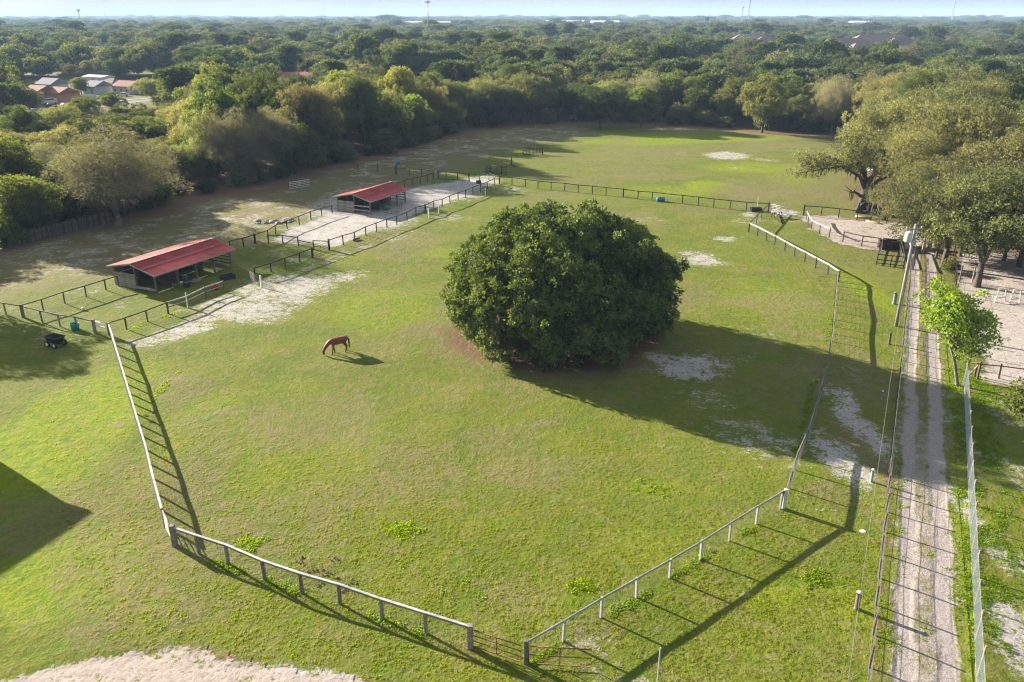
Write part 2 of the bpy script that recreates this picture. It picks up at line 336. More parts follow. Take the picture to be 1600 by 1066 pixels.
def ground_material():
    m = bpy.data.materials.new('ground_cover'); m.use_nodes = True; n = N(m); b = n.n['Principled BSDF']
    g = n.new('ShaderNodeNewGeometry'); P = g.outputs['Position']
    A = {}
    for k in ('sand', 'litter', 'lush', 'dry', 'gravel'):
        a = n.new('ShaderNodeAttribute'); a.attribute_name = k; A[k] = a.outputs['Fac']
    fine = n.noise(P, 9, 5, .7); mid = n.noise(P, 1.3, 5, .65); big = n.noise(P, .22, 4, .6); fin2 = n.noise(P, 3.6, 4, .7, .6); tiny = n.noise(P, 26, 3, .6)
    def edge(a, lo=.38, hi=.62, amp=.75):      # ragged edges: the field plus noise, cut
        v = n.math('ADD', a, n.math('MULTIPLY', n.math('SUBTRACT', fin2, .5), amp * 1.5))
        v = n.math('ADD', v, n.math('MULTIPLY', n.math('SUBTRACT', fine, .5), amp * 1.1))
        v = n.math('ADD', v, n.math('MULTIPLY', n.math('SUBTRACT', mid, .5), amp * 1.5))
        v = n.math('ADD', v, n.math('MULTIPLY', n.math('SUBTRACT', n.noise(P, .6, 4, .6), .5), amp * .9))
        v = n.math('MULTIPLY', v, n.ramp(a, .02, .12))
        return n.ramp(v, lo, hi)
    grass = n.mix(n.ramp(big, .36, .64), (.106, .145, .010), (.165, .178, .014))
    grass = n.mix(n.ramp(mid, .38, .70, 0, .5), grass, (.205, .175, .045))
    grass = n.mix(n.ramp(fin2, .40, .66, 0, .6), grass, (.078, .118, .010))
    lushc = n.mix(n.ramp(mid, .35, .65), (.145, .222, .003), (.235, .265, .003))
    grass = n.mix(n.ramp(n.math('ADD', A['lush'], n.math('MULTIPLY', n.math('SUBTRACT', mid, .5), .5)), .1, .9), grass, lushc)
    dryc = n.mix(n.ramp(fin2, .35, .65), (.235, .180, .095), (.150, .130, .050))
    grass = n.mix(n.math('MULTIPLY', edge(A['dry'], .12, .80), .85), grass, dryc)
    # scattered bare specks and brown thatch between the blades
    br = n.noise(P, .42, 5, .72, 1.0); grass = n.mix(n.ramp(br, .50, .66, 0, .48), grass, (.225, .175, .072)); grass = n.mix(n.ramp(br, .46, .32, 0, .5), grass, (.110, .165, .008))
    sp = n.ramp(n.math('ADD', n.math('MULTIPLY', fine, .6), n.math('MULTIPLY', mid, .4)), .57, .70, 0, .45)
    grass = n.mix(sp, grass, (.200, .145, .090))
    grn = n.noise(P, .75, 5, .7, .8); grass = n.mix(n.ramp(grn, .54, .68, 0, .75), grass, (.088, .175, .006))
    tan = n.noise(P, .95, 6, .72, .5); tan = n.ramp(n.math('ADD', n.math('MULTIPLY', tan, .78), n.math('MULTIPLY', fine, .25)), .565, .66, 0, .7); grass = n.mix(n.math('MULTIPLY', tan, .78), grass, (.270, .195, .125))
    grass = n.mix(n.ramp(tiny, .44, .30, 0, .7), grass, (.040, .052, .012))
    grass = n.mix(n.ramp(tiny, .60, .74, 0, .45), grass, (.190, .190, .070))
    grass = n.mix(n.ramp(fine, .46, .32, 0, .6), grass, (.055, .072, .012)); grass = n.mix(n.ramp(fin2, .42, .28, 0, .55), grass, (.060, .080, .012))
    litc = n.mix(n.ramp(fin2, .3, .7), (.130, .072, .040), (.210, .125, .075))
    c = n.mix(n.math('MULTIPLY', edge(A['litter'], .25, .85), .92), grass, litc)
    sandc = n.mix(n.ramp(mid, .3, .7), (.520, .480, .455), (.340, .300, .270))
    sandc = n.mix(n.ramp(fine, .5, .72, 0, .65), sandc, (.165, .138, .105))
    sandc = n.mix(n.ramp(n.noise(P, 2.4, 4, .7), .50, .64, 0, .45), sandc, (.21, .18, .14))
    sandc = n.mix(n.ramp(A['litter'], 0, 1, 0, .9), sandc, n.mix(n.ramp(fin2, .35, .6), (.320, .240, .185), (.400, .310, .250)))
    c = n.mix(edge(A['sand'], .42, .86, 1.25), c, sandc)
    gravc = n.mix(n.ramp(fine, .35, .65), (.365, .315, .288), (.245, .205, .182))
    c = n.mix(edge(A['gravel'], .22, .80, .8), c, gravc)
    n.link(c, b.inputs['Base Color']); b.inputs['Roughness'].default_value = .95; b.inputs['Specular IOR Level'].default_value = .1
    hgt = n.math('ADD', n.math('MULTIPLY', fine, .05), n.math('ADD', n.math('MULTIPLY', fin2, .10), n.math('MULTIPLY', mid, .16)))
    soft = n.math('SUBTRACT', 1, n.math('MULTIPLY', n.math('MAXIMUM', A['sand'], A['gravel']), .6))
    bp = n.new('ShaderNodeBump'); bp.inputs['Distance'].default_value = 1.0; n.link(n.math('MULTIPLY', hgt, soft), bp.inputs['Height'])
    bp.inputs['Strength'].default_value = 1.0
    n.link(bp.outputs[0], b.inputs['Normal'])
    return m
GROUND = ground_material()

def sheet(name, X, Y, Z, faces=None):
    "grid sheet with the cover fields as attributes"
    ny, nx = X.shape; me = bpy.data.meshes.new(name)
    co = np.stack([X, Y, Z], -1).reshape(-1, 3).astype(np.float32)
    idx = np.arange(nx * ny).reshape(ny, nx)
    q = np.stack([idx[:-1, :-1], idx[:-1, 1:], idx[1:, 1:], idx[1:, :-1]], -1).reshape(-1, 4)
    if faces is not None: q = q[faces.reshape(-1)]
    used = np.unique(q); remap = np.full(len(co), -1); remap[used] = np.arange(len(used)); q = remap[q]; co = co[used]
    me.vertices.add(len(co)); me.vertices.foreach_set('co', co.ravel())
    me.loops.add(q.size); me.loops.foreach_set('vertex_index', q.astype(np.int32).ravel())
    me.polygons.add(len(q)); me.polygons.foreach_set('loop_start', np.arange(0, q.size, 4, dtype=np.int32))
    x, y = co[:, 0].astype(float), co[:, 1].astype(float)
    near = (np.hypot(x, y) < 330)
    F_ = [np.zeros(len(co)) for _ in range(5)]
    if near.any():
        for a, v in zip(F_, cover(x[near], y[near])): a[near] = v
    F_[1][~near] = .5
    for k, v in zip(('sand', 'litter', 'lush', 'dry', 'gravel'), F_):
        a = me.attributes.new(k, 'FLOAT', 'POINT'); a.data.foreach_set('value', v.astype(np.float32))
    me.materials.append(GROUND); me.update(calc_edges=True)
    me.polygons.foreach_set('use_smooth', [True] * len(me.polygons))
    o = mesh_obj(name, me); o['kind'] = 'structure'; return o

def relief(x, y): return (fbm(x / 9, y / 9, 5, 3) - .5) * .22 * sm(np.hypot(x, y), 26, 40) * (1 - sm(np.hypot(x, y), 260, 330))
gx = np.concatenate([[-8500, -5000, -3000, -1800, -1000, -600, -380, -260, -190, -150, -120], np.arange(-100, 100.1, .55), [110, 125, 145, 180, 240, 320, 450, 650, 1000, 1800, 3000, 5000, 8500]])
gy = np.concatenate([[-400, -100, -20, 10, 20], np.arange(26, 262, .6), [266, 275, 290, 310, 340, 380, 450, 550, 700, 1000, 1400, 1900, 2500, 3200, 4000, 5000, 6200, 7500, 8700]])
GX, GY = np.meshgrid(gx, gy)
ground = sheet('ground', GX, GY, relief(GX, GY) + hills(GX, GY))
# drive, sand road, arena and sandy yard as sheets a few millimetres above the ground
s_ = np.arange(-6, 112, .5); u_ = np.arange(-2, 2.01, .25); SS, UU = np.meshgrid(s_, u_, indexing='ij')
DX, DY = RD0[0] + SS * RDd[0] + UU * RDn[0], RD0[1] + SS * RDd[1] + UU * RDn[1]
sheet('gravel_driveway', DX, DY, relief(DX, DY) + .03)
def poly_sheet(name, P, step=.4, dz=.03):
    xs = np.arange(min(p[0] for p in P), max(p[0] for p in P), step); ys = np.arange(max(8, min(p[1] for p in P)), max(p[1] for p in P), step)
    X, Y = np.meshgrid(xs, ys); c = inpoly(X[:-1, :-1] + step / 2, Y[:-1, :-1] + step / 2, P)
    sheet(name, X, Y, relief(X, Y) + dz, c)
poly_sheet('sand_road', [(max(-40, min(30, p[0])), max(12, p[1])) for p in SANDROAD])
poly_sheet('riding_arena_floor', ARENA); poly_sheet('sandy_yard', YARD_R)
def zg(x, y): return float(relief(np.array([float(x)]), np.array([float(y)]))[0])

# ---------------------------------------------------------------- the haze
def add_haze():
    mb = MB(); mb.box((0, 4000, 40), (18600, 9900, 86))
    m = bpy.data.materials.new('haze'); m.use_nodes = True; n = N(m); n.n.remove(n.n['Principled BSDF'])
    v = n.new('ShaderNodeVolumePrincipled'); v.inputs['Color'].default_value = (.50, .72, 1.0, 1); v.inputs['Density'].default_value = HAZE
    v.inputs['Anisotropy'].default_value = 0
    n.link(v.outputs[0], n.n['Material Output'].inputs['Volume'])
    o = mb.build('haze', m); o['kind'] = 'stuff'; o['label'] = 'thin blue air haze over the far woods'
HAZE = 1.35e-4
add_haze()

# ---------------------------------------------------------------- foliage builders
def unit(a): return a / (np.linalg.norm(a, axis=-1, keepdims=True) + 1e-9)
def leaves_from_clumps(rng, C, A, R, per, L, Wd, tint, spread=.75, droop=0., jitter=.25):
    "rhombic leaves on small tufts: C centres, A axes, R radii"
    n = len(C) * per
    c = np.repeat(C, per, 0); a = np.repeat(A, per, 0); r = np.repeat(R, per); t = np.repeat(tint, per)
    d = unit(a + rng.normal(size=(n, 3)) * spread)
    p = c + d * (r * rng.uniform(.35, 1, n))[:, None]
    ax = unit(d + rng.normal(size=(n, 3)) * .6 + np.array([0, 0, -droop]))
    l = L * rng.uniform(.6, 1.25, n); w = Wd * rng.uniform(.7, 1.2, n)
    sd_ = unit(np.cross(ax, rng.normal(size=(n, 3)))) * w[:, None]; ax = ax * l[:, None]
    nn = np.cross(ax, sd_) * .25
    V = np.stack([p, p + ax * .5 + sd_ + nn, p + ax, p + ax * .5 - sd_ + nn], 1)
    return V, np.clip(t + rng.uniform(-jitter, jitter, n), 0, 1)

def lobed_crown(seed, R, z0, z1, nl, lr, clumps, per, L, Wd, flat=.62, inner=.35, under=-.25, skew=0., droop=0., cr=.45, top_flat=1., spread=.75):
    "irregular broadleaf crown: overlapping lobes on an ellipsoid, tufts of leaves on each"
    rng = np.random.default_rng(seed); H = (z1 - z0) / 2; zc = (z0 + z1) / 2
    lobes = []
    for i in range(nl):
        k = (i + .5) / nl; ph = i * 2.39996 + rng.uniform(-.4, .4); cz = 1 - k * 1.55
        sr = math.sqrt(max(0, 1 - cz * cz)); q = rng.uniform(.46, .98)
        lobes.append((np.array([math.cos(ph) * sr * R * q, math.sin(ph) * sr * R * q, zc + cz * H * q * top_flat]), lr * rng.uniform(.5, 1.3)))
    C = []; A = []; T = []
    for c, r in lobes:
        n = int(clumps / nl * (r / lr) ** 2)
        d = unit(rng.normal(size=(n, 3))); d[:, 2] = np.where(d[:, 2] < under, -d[:, 2] * .6, d[:, 2]); d = unit(d)
        p = c + d * np.array([1, 1, flat]) * (r * rng.uniform(.72, 1.08, n))[:, None]
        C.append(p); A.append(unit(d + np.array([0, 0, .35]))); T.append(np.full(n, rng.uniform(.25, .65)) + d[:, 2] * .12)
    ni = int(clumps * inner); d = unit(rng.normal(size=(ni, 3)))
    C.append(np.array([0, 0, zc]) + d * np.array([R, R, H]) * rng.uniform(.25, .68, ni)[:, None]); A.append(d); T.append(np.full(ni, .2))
    C = np.concatenate(C); A = np.concatenate(A); T = np.concatenate(T)
    C[:, 0] += skew * (C[:, 2] - z0)
    return leaves_from_clumps(rng, C, A, np.full(len(C), cr), per, L, Wd, T, droop=droop, spread=spread), lobes

def trunk_mesh(seed, z0, R, r0, lobes, m, n_l=6, stems=1, name='trunk'):
    rng = random.Random(seed); mb = MB()
    for s_ in range(stems):
        ox, oy = (0, 0) if stems == 1 else (rng.uniform(-.9, .9), rng.uniform(-.5, .5))
        top = Vector((ox * 1.5, oy * 1.5, z0 + .8)); mid = Vector((ox * 1.1 + rng.uniform(-.15, .15), oy + rng.uniform(-.15, .15), (z0 + .8) * .5))
        mb.tube([(ox, oy, -.3), (ox, oy, .15), mid, top], [r0 * 1.5, r0 * 1.15, r0 * .9, r0 * .75], 8)
        for c, r in lobes[s_::stems][:n_l]:
            c = Vector(c); b = mid.lerp(top, rng.uniform(.4, 1)); k = b.lerp(c, .5) + Vector((rng.uniform(-.5, .5), rng.uniform(-.5, .5), rng.uniform(-.2, .5)))
            mb.tube([b, k, c], [r0 * .48, r0 * .28, r0 * .1], 5)
            for _ in range(2):
                e = c + Vector((rng.uniform(-1, 1), rng.uniform(-1, 1), rng.uniform(-.3, .8))) * r * .8
                mb.tube([k.lerp(c, .6), e], [r0 * .14, r0 * .05], 4)
    return mb.mesh(name, m, True)

BARK = mat('bark', (.115, .095, .075), (.055, .045, .036), 4, .95, .6, stretch=(3, 3, .6))
BARK_G = mat('grey_bark', (.20, .18, .155), (.10, .09, .075), 4, .95, .6, stretch=(3, 3, .6))
LF = {
    'oak':    leaf_mat('oak_leaves', (.046, .058, .024), (.170, .180, .078), (.200, .188, .098)),
    'olive':  leaf_mat('olive_oak_leaves', (.050, .060, .026), (.185, .190, .088), (.200, .180, .092)),
    'green':  leaf_mat('green_leaves', (.024, .042, .013), (.105, .140, .040), (.145, .160, .052)),
    'bright': leaf_mat('bright_leaves', (.046, .076, .016), (.150, .185, .044), (.160, .168, .052)),
    'grey':   leaf_mat('grey_twigs', (.125, .118, .092), (.255, .242, .182), (.235, .222, .145), trans=.4),
    'pine':   leaf_mat('pine_needles', (.034, .056, .020), (.130, .170, .052), (.125, .155, .055), trans=.4),
    'dark':   leaf_mat('dark_leaves', (.016, .030, .010), (.065, .090, .028), (.080, .092, .036)),
}
# name, leaf, seed, radius, z0, z1, lobes, lobe radius, clumps, per, leaf length, width, extra, kind word, label start
PROTO = []
def proto(kind, leaf, seed, R, z0, z1, nl, lr, clumps, per, Lf, Wf, bark=BARK, r0=.3, **k):
    (V, T), lob = lobed_crown(seed, R, z0, z1, nl, lr, clumps, per, Lf, Wf, **k)
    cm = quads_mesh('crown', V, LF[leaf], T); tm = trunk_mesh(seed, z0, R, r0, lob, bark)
    return dict(kind=kind, leaf=leaf, crown=cm, trunk=tm, H=z1)
HI = [proto('oak_tree', 'oak', 11, 6.6, 1.8, 12.0, 30, 2.1, 1500, 22, .22, .075, flat=.6, cr=.62, skew=.03),
      proto('oak_tree', 'olive', 12, 7.2, 1.7, 11.4, 34, 2.1, 1750, 22, .21, .07, flat=.55, cr=.62, droop=.3),
      proto('broadleaf_tree', 'green', 13, 5.0, .8, 12.0, 26, 1.8, 1300, 20, .27, .10, flat=.9, cr=.55),
      proto('broadleaf_tree', 'bright', 14, 4.6, 1.2, 11.0, 24, 1.6, 1200, 19, .27, .10, flat=.95, cr=.55),
      proto('bare_grey_tree', 'grey', 15, 5.6, .8, 11.0, 30, 1.9, 1500, 20, .28, .030, flat=.8, cr=.8, bark=BARK_G, droop=.5, inner=.6),
      proto('pine_tree', 'pine', 16, 3.6, 6.0, 15.0, 20, 1.4, 950, 22, .26, .045, flat=.7, cr=.6, r0=.22),
      proto('holly_tree', 'dark', 17, 4.2, .6, 11.5, 24, 1.8, 1200, 18, .26, .10, flat=.9, cr=.55),
      proto('oak_tree', 'oak', 18, 5.6, .8, 10.5, 28, 1.9, 1300, 22, .22, .075, flat=.8, cr=.65, droop=.4),
      proto('broadleaf_tree', 'green', 19, 5.6, .8, 10.0, 24, 2.0, 1300, 20, .27, .10, flat=.8, cr=.6)]
LF2 = {'oak': leaf_mat('far_oak_leaves', (0.044, 0.056, 0.027), (0.128, 0.140, 0.063), (0.146, 0.144, 0.079), trans=.4),
       'olive': leaf_mat('far_olive_leaves', (0.049, 0.059, 0.029), (0.140, 0.144, 0.073), (0.159, 0.144, 0.079), trans=.4),
       'green': leaf_mat('far_green_leaves', (0.027, 0.046, 0.017), (0.085, 0.120, 0.039), (0.110, 0.132, 0.046), trans=.4),
       'bright': leaf_mat('far_bright_leaves', (0.043, 0.067, 0.017), (0.134, 0.165, 0.041), (0.140, 0.146, 0.044), trans=.4),
       'pine': leaf_mat('far_pine_needles', (0.032, 0.054, 0.022), (0.104, 0.137, 0.049), (0.098, 0.122, 0.051), trans=.35),
       'dark': leaf_mat('far_dark_leaves', (0.017, 0.032, 0.012), (0.061, 0.085, 0.032), (0.073, 0.085, 0.037), trans=.35)}
LF_near = dict(LF); LF.update(LF2)
LOW = [proto('tree', lf, 40 + i, R, z0, z1, nl, lr, 420, 12, .62, .22, flat=.75, cr=.95)
       for i, (lf, R, z0, z1, nl, lr) in enumerate([('oak', 6.6, 1.5, 11.5, 14, 2.6), ('olive', 6.8, 2, 11, 15, 2.6), ('green', 5.2, 1, 12, 13, 2.2), ('green', 5.8, 1, 11, 14, 2.3), ('pine', 3.8, 4.5, 15, 12, 1.8), ('dark', 5, 1, 11.5, 13, 2.2), ('bright', 5, 1, 11, 12, 2.1)])]

LF.update(LF_near)
def plant(p, x, y, s, sz, rz, label, cat, group=None, name=None, z=0.):
    o = empty(name or p['kind'], (x, y, z), rz, label, cat, group); o.scale = (s, s, sz)
    mesh_obj('trunk', p['trunk'], o); mesh_obj('crown', p['crown'], o); return o
WORD = {'oak': 'olive green oak', 'olive': 'tawny olive oak', 'green': 'dense green broadleaf tree', 'bright': 'yellowish green broadleaf tree', 'grey': 'grey brown thinly leaved tree', 'pine': 'pale green pine', 'dark': 'dark green low branched tree'}

# ---- the great round tree in the pasture
def round_tree():
    rng = np.random.default_rng(5); n = 3500
    root = empty('round_evergreen_tree', (TREE_C[0], TREE_C[1], 0), 0, 'huge dome shaped dark green tree alone in the middle of the pasture', 'tree')
    def shell_pt(az, el, k):     # a wide, slightly flattened ball that tucks in below, with boughs of uneven length
        ce = np.where(el > 0, np.cos(el), np.cos(el) ** .6)
        r = 1 + .055 * np.sin(az * 3 + 1.0) + .045 * np.sin(az * 5 + 2.3 + el * 3) + .05 * np.sin(el * 8 + az * 6) + .03 * np.sin(az * 13 + el * 5)
        r = r + .07 * np.exp(-((np.cos(az - 3.75) - 1) ** 2) * 18) * np.exp(-((el + .15) * 3) ** 2)
        return np.stack([np.cos(az) * ce * 10.2 * r * k, np.sin(az) * ce * 10.2 * r * k, 5.1 + np.sin(el) * np.where(el > 0, 6.6, 6.6) * r * k], -1)
    C = []; A = []; T = []
    for shell, cnt in ((1.0, int(n * 1.15)), (.86, int(n * .6)), (.66, int(n * .3)), (.45, int(n * .15))):
        az = rng.uniform(0, 2 * math.pi, cnt); se = rng.uniform(-.72, 1, cnt); el = np.arcsin(np.clip(se, -1, 1))
        p = shell_pt(az, el, shell * rng.uniform(.94, 1.03, cnt))
        lift = .3 + 1.3 * np.clip(np.sin(az * 4 + .6) * np.sin(az * 2.3), 0, 1); keep = p[:, 2] > lift * rng.uniform(.7, 1.3, cnt); p = p[keep]; cnt = len(p)
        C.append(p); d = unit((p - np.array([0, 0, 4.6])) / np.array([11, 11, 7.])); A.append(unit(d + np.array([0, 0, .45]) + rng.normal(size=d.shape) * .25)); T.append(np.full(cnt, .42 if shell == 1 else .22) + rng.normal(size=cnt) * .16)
    C = np.concatenate(C); A = np.concatenate(A); T = np.clip(np.concatenate(T), 0, 1)
    # tufts push out in groups: branch heads about two metres across
    hn = 190; k = np.arange(hn); z = 1 - k / hn * 1.75; ph = k * 2.39996; hd = np.stack([np.sqrt(np.clip(1 - z * z, 0, 1)) * np.cos(ph), np.sqrt(np.clip(1 - z * z, 0, 1)) * np.sin(ph), z], -1)
    hd = unit(hd + rng.normal(size=hd.shape) * .06)
    dn = unit((C - np.array([0, 0, 5.3])) / np.array([11, 11, 7.])); dots = dn @ hd.T; best = dots.max(1); ang = np.arccos(np.clip(best, -1, 1)) * 11
    push = 1.1 * (1 - sm(ang, 0., 1.15)) - .35; hb = rng.uniform(.6, 1.25, hn)[dots.argmax(1)]
    C = C + dn * (push * hb)[:, None]; C = C[C[:, 2] > .25] if False else C; C[:, 2] = np.maximum(C[:, 2], .35)
    T = np.clip(T + rng.uniform(-.16, .2, hn)[dots.argmax(1)], 0, 1)
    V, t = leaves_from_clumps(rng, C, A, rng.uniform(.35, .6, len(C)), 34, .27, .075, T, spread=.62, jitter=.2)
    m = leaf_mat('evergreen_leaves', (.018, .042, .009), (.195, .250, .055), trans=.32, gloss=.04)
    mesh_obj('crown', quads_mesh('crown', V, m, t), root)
    mb = MB(); rr = random.Random(3)
    mb.tube([(0, 0, -.3), (0, 0, .5), (.1, .1, 2.2)], [1.0, .75, .7], 12)
    for i in range(16):
        a = i * 2.4; e = rr.uniform(.15, 1.2); q = Vector((math.cos(a) * math.cos(e), math.sin(a) * math.cos(e), math.sin(e)))
        mb.tube([(0, 0, 1.6 + rr.random()), Vector((0, 0, 2)) + q * 4.2 + Vector((0, 0, .8)), Vector((0, 0, 1.8)) + q * 10.3], [.34, .2, .06], 6)
    mb.build('trunk', BARK_G, root, True)
round_tree()

# ---- single trees one can point at
def single(i, px, s, sz, rz, label, name=None, cat='tree'):
    v = gp(*px); return plant(HI[i], v.x, v.y, s, sz, rz, label, cat, name=name)
single(4, (185, 352), 1.5, 1.22, .5, 'wide grey brown tree drooping over the board fence', 'live_oak')
single(3, (20, 335), 1.1, 1.05, 3.0, 'tall yellow green tree behind the near end of the board fence', 'broadleaf_tree')
single(3, (45, 372), .95, .78, 1.0, 'bright leafy low tree at the near end of the board fence', 'broadleaf_tree')
single(6, (938, 200), 1.45, .98, .2, 'dark round oak at the far edge of the pasture with pale top', 'oak_tree')
single(3, (1001, 199), 1.05, .98, 2.2, 'light green tree beside the dark round oak at the far pasture edge', 'broadleaf_tree')
single(2, (1190, 208), 1.15, 1.15, 4.2, 'green tree with a bare pale trunk before the far wood', 'broadleaf_tree')
for k, (i, px, s, sz, rz, lb) in enumerate([
    (1, (1452, 388), .85, .88, .3, 'olive oak whose crown hangs over the arena end behind the utility pole'),
    (1, (1474, 418), 1.25, 1.12, 2.1, 'olive oak standing where the drive enters the wood'),
    (0, (1526, 448), 1.3, 1.12, 4.0, 'tawny oak with a bare trunk at the edge of the sandy yard'),
    (1, (1612, 436), 1.35, 1.18, 5.2, 'wide oak over the far corner of the sandy yard'),
    (0, (1442, 322), 1.15, 1.2, 1.3, 'olive oak behind the mossy oak with tyres at its foot'),
    (1, (1470, 365), 1.3, 1.3, 3.3, 'broad oak rising behind the utility pole'),
    (0, (1560, 385), 1.35, 1.3, 5.5, 'broad tawny oak behind the sandy yard')]):
    single(i, px, s, sz, rz, lb)
for i, px, s, sz, rz, lb in ((0, (48, 180), .8, .62, 1.1, 'tree screening the left end of the pink houses'), (8, (138, 181), .8, .55, 2.1, 'low broad tree before the street by the salmon house'), (2, (176, 176), .8, .5, .4, 'low green tree before the orange roofed house'), (0, (240, 163), .9, .75, 3.3, 'olive tree beside the dark shed'), (4, (120, 186), .8, .42, 5., 'brown bushy tree by the bright lawn'), (3, (128, 150), .7, .62, 4., 'yellow green tree between the salmon and pale blue houses'), (1, (1592, 418), 1.1, 1.05, 1.9, 'broad oak shading the far side of the sandy yard'), (7, (1500, 401), .8, .8, .3, 'low leafy oak filling the gap left of the bare oak trunk'), (7, (1568, 408), .85, .85, 2.0, 'low leafy oak at the back of the sandy yard'), (7, (1462, 404), .62, .62, 4.0, 'small leafy oak hanging over the start of the drive')): single(i, px, s, sz, rz, lb)
# ---- tall narrow conifer
def conifer():
    v = gp(748, 128); rng = np.random.default_rng(8); n = 420; z = rng.uniform(2.5, 19.5, n) ; r = (20 - z) / 20 * 2.1 + .2
    a = rng.uniform(0, 6.283, n); q = rng.uniform(.3, 1, n) ** .5
    C = np.stack([np.cos(a) * r * q, np.sin(a) * r * q, z], -1); A = unit(np.stack([np.cos(a), np.sin(a), np.full(n, .25)], -1))
    V, t = leaves_from_clumps(rng, C, A, np.full(n, .6), 10, .7, .2, np.full(n, .3))
    o = empty('tall_conifer', (v.x, v.y, 0), 0, 'tall narrow dark conifer rising above the other trees', 'conifer'); o.scale = (1.2, 1.2, 1)
    mesh_obj('crown', quads_mesh('crown', V, LF['dark'], t), o); MB().tube([(0, 0, 0), (0, 0, 19.8)], [.35, .05], 7).build('trunk', BARK, o)
conifer()
# ---- mossy oak by the arena, its limbs open to view
def mossy_oak():
    v = gp(1346, 331); o = empty('mossy_oak_tree', (v.x, v.y, 0), 0, 'old oak hung with moss above the big tyres', 'oak')
    rng = np.random.default_rng(21); rr = random.Random(21); mb = MB()
    mb.tube([(0, 0, -.3), (0, 0, .3), (-.1, 0, 2.0), (.1, 0, 3.6)], [.85, .62, .55, .5], 10)
    limbs = [[(0, 0, 2.2), (-1.6, -.2, 3.2), (-2.6, -.4, 3.2)], [(.1, 0, 3.4), (-1.1, .2, 5.6), (-4.2, .2, 7.2), (-8.0, 0, 6.6), (-10.6, -.3, 6.3)], [(.1, 0, 3.4), (-.4, .5, 6), (-1.6, 1, 9.2), (-2.6, 1.5, 11.2)],
             [(.1, 0, 3.4), (1.0, 0, 6.0), (2.6, .6, 8.8), (4.6, 1, 11.0)], [(.1, 0, 3.2), (1.6, -.4, 5.0), (4.8, -.6, 6.6), (7.4, -.3, 7.4)], [(.1, 0, 3.5), (.4, -1.2, 6), (.2, -3.6, 8.4), (-.4, -5.2, 9.4)],
             [(.1, 0, 3.5), (.3, 1.6, 6), (.6, 4.6, 8.6), (1.2, 6.6, 10)], [(.1, 0, 5), (-3, -1.5, 8.5), (-6.2, -2.2, 10.0)], [(.1, 0, 5), (3, -1.5, 8.5), (6.6, -1.2, 9.6)]]
    ends = []
    for l in limbs:
        mb.tube(l, [.34, .26, .17, .09, .06][:len(l)] if len(l) > 3 else [.3, .18, .07], 7)
        for a, b in zip(l[1:-1], l[2:]):
            for k in range(5):
                p = Vector(a).lerp(Vector(b), rr.uniform(.15, 1)); e = p + Vector((rr.uniform(-1.6, 1.6), rr.uniform(-1.6, 1.6), rr.uniform(.1, 1.5)))
                mb.tube([p, e], [.09, .03], 4); ends.append(e)
        ends.append(Vector(l[-1]))
    mb.build('trunk', BARK, o, True)
    E = np.array([tuple(e) for e in ends if e.z > 4.6]); reps = 24
    C = np.repeat(E, reps, 0) + rng.normal(size=(len(E) * reps, 3)) * np.array([1.05, 1.05, .55]); C = C[C[:, 2] > 4.6]
    V, t = leaves_from_clumps(rng, C, unit(rng.normal(size=C.shape) * .6 + np.array([0, 0, .8])), np.full(len(C), .5), 12, .3, .09, rng.uniform(.2, .7, len(C)))
    mesh_obj('crown', quads_mesh('crown', V, LF['olive'], t), o)
    mm = MB()
    for l in limbs:
        for a, b in zip(l[:-1], l[1:]):
            for k in range(9):
                p = Vector(a).lerp(Vector(b), rr.random())
                if p.z < 2.6: continue
                h = rr.uniform(.5, 1.7); w = rr.uniform(.05, .16); an = rr.uniform(0, 3.14)
                d = Vector((math.cos(an), math.sin(an), 0)) * w; q = p + Vector((rr.uniform(-.2, .2), rr.uniform(-.2, .2), 0))
                mm.add([p - d, p + d, q + d * .7 - Vector((0, 0, h * .6)), q - Vector((0, 0, h))], [(0, 1, 2, 3)])
    tag(mm.build('hanging_moss', leaf_mat('moss', (.10, .10, .08), (.16, .16, .12), trans=.3, gloss=0), o), kind='stuff')
mossy_oak()
# ---- bright young tree at the head of the chain link fence
def young_tree():
    v = gp(1508, 598); o = empty('young_leafy_tree', (v.x, v.y, 0), 0, 'bright green young tree at the head of the chain link fence', 'tree')
    rng = np.random.default_rng(31); (V, T), lob = lobed_crown(31, 2.9, 1.6, 8.5, 34, .85, 620, 13, .26, .095, flat=.8, cr=.45, inner=.25)
    V[..., 0] -= .36 * V[..., 2] - .25; V[..., 2] += .5 * np.sin(V[..., 0] * 1.3); T = T ** .8
    m = leaf_mat('young_leaves', (.090, .170, .012), (.270, .350, .030), trans=.45, gloss=.05)
    mesh_obj('crown', quads_mesh('crown', V, m, T), o); tm = trunk_mesh(31, 3.4, 3, .13, lob, BARK_G, 18, 2); mesh_obj('trunk', tm, o)
    for q in tm.vertices: q.co.x -= .36 * max(0, q.co.z) - (.25 if q.co.z > 1 else 0)
young_tree()

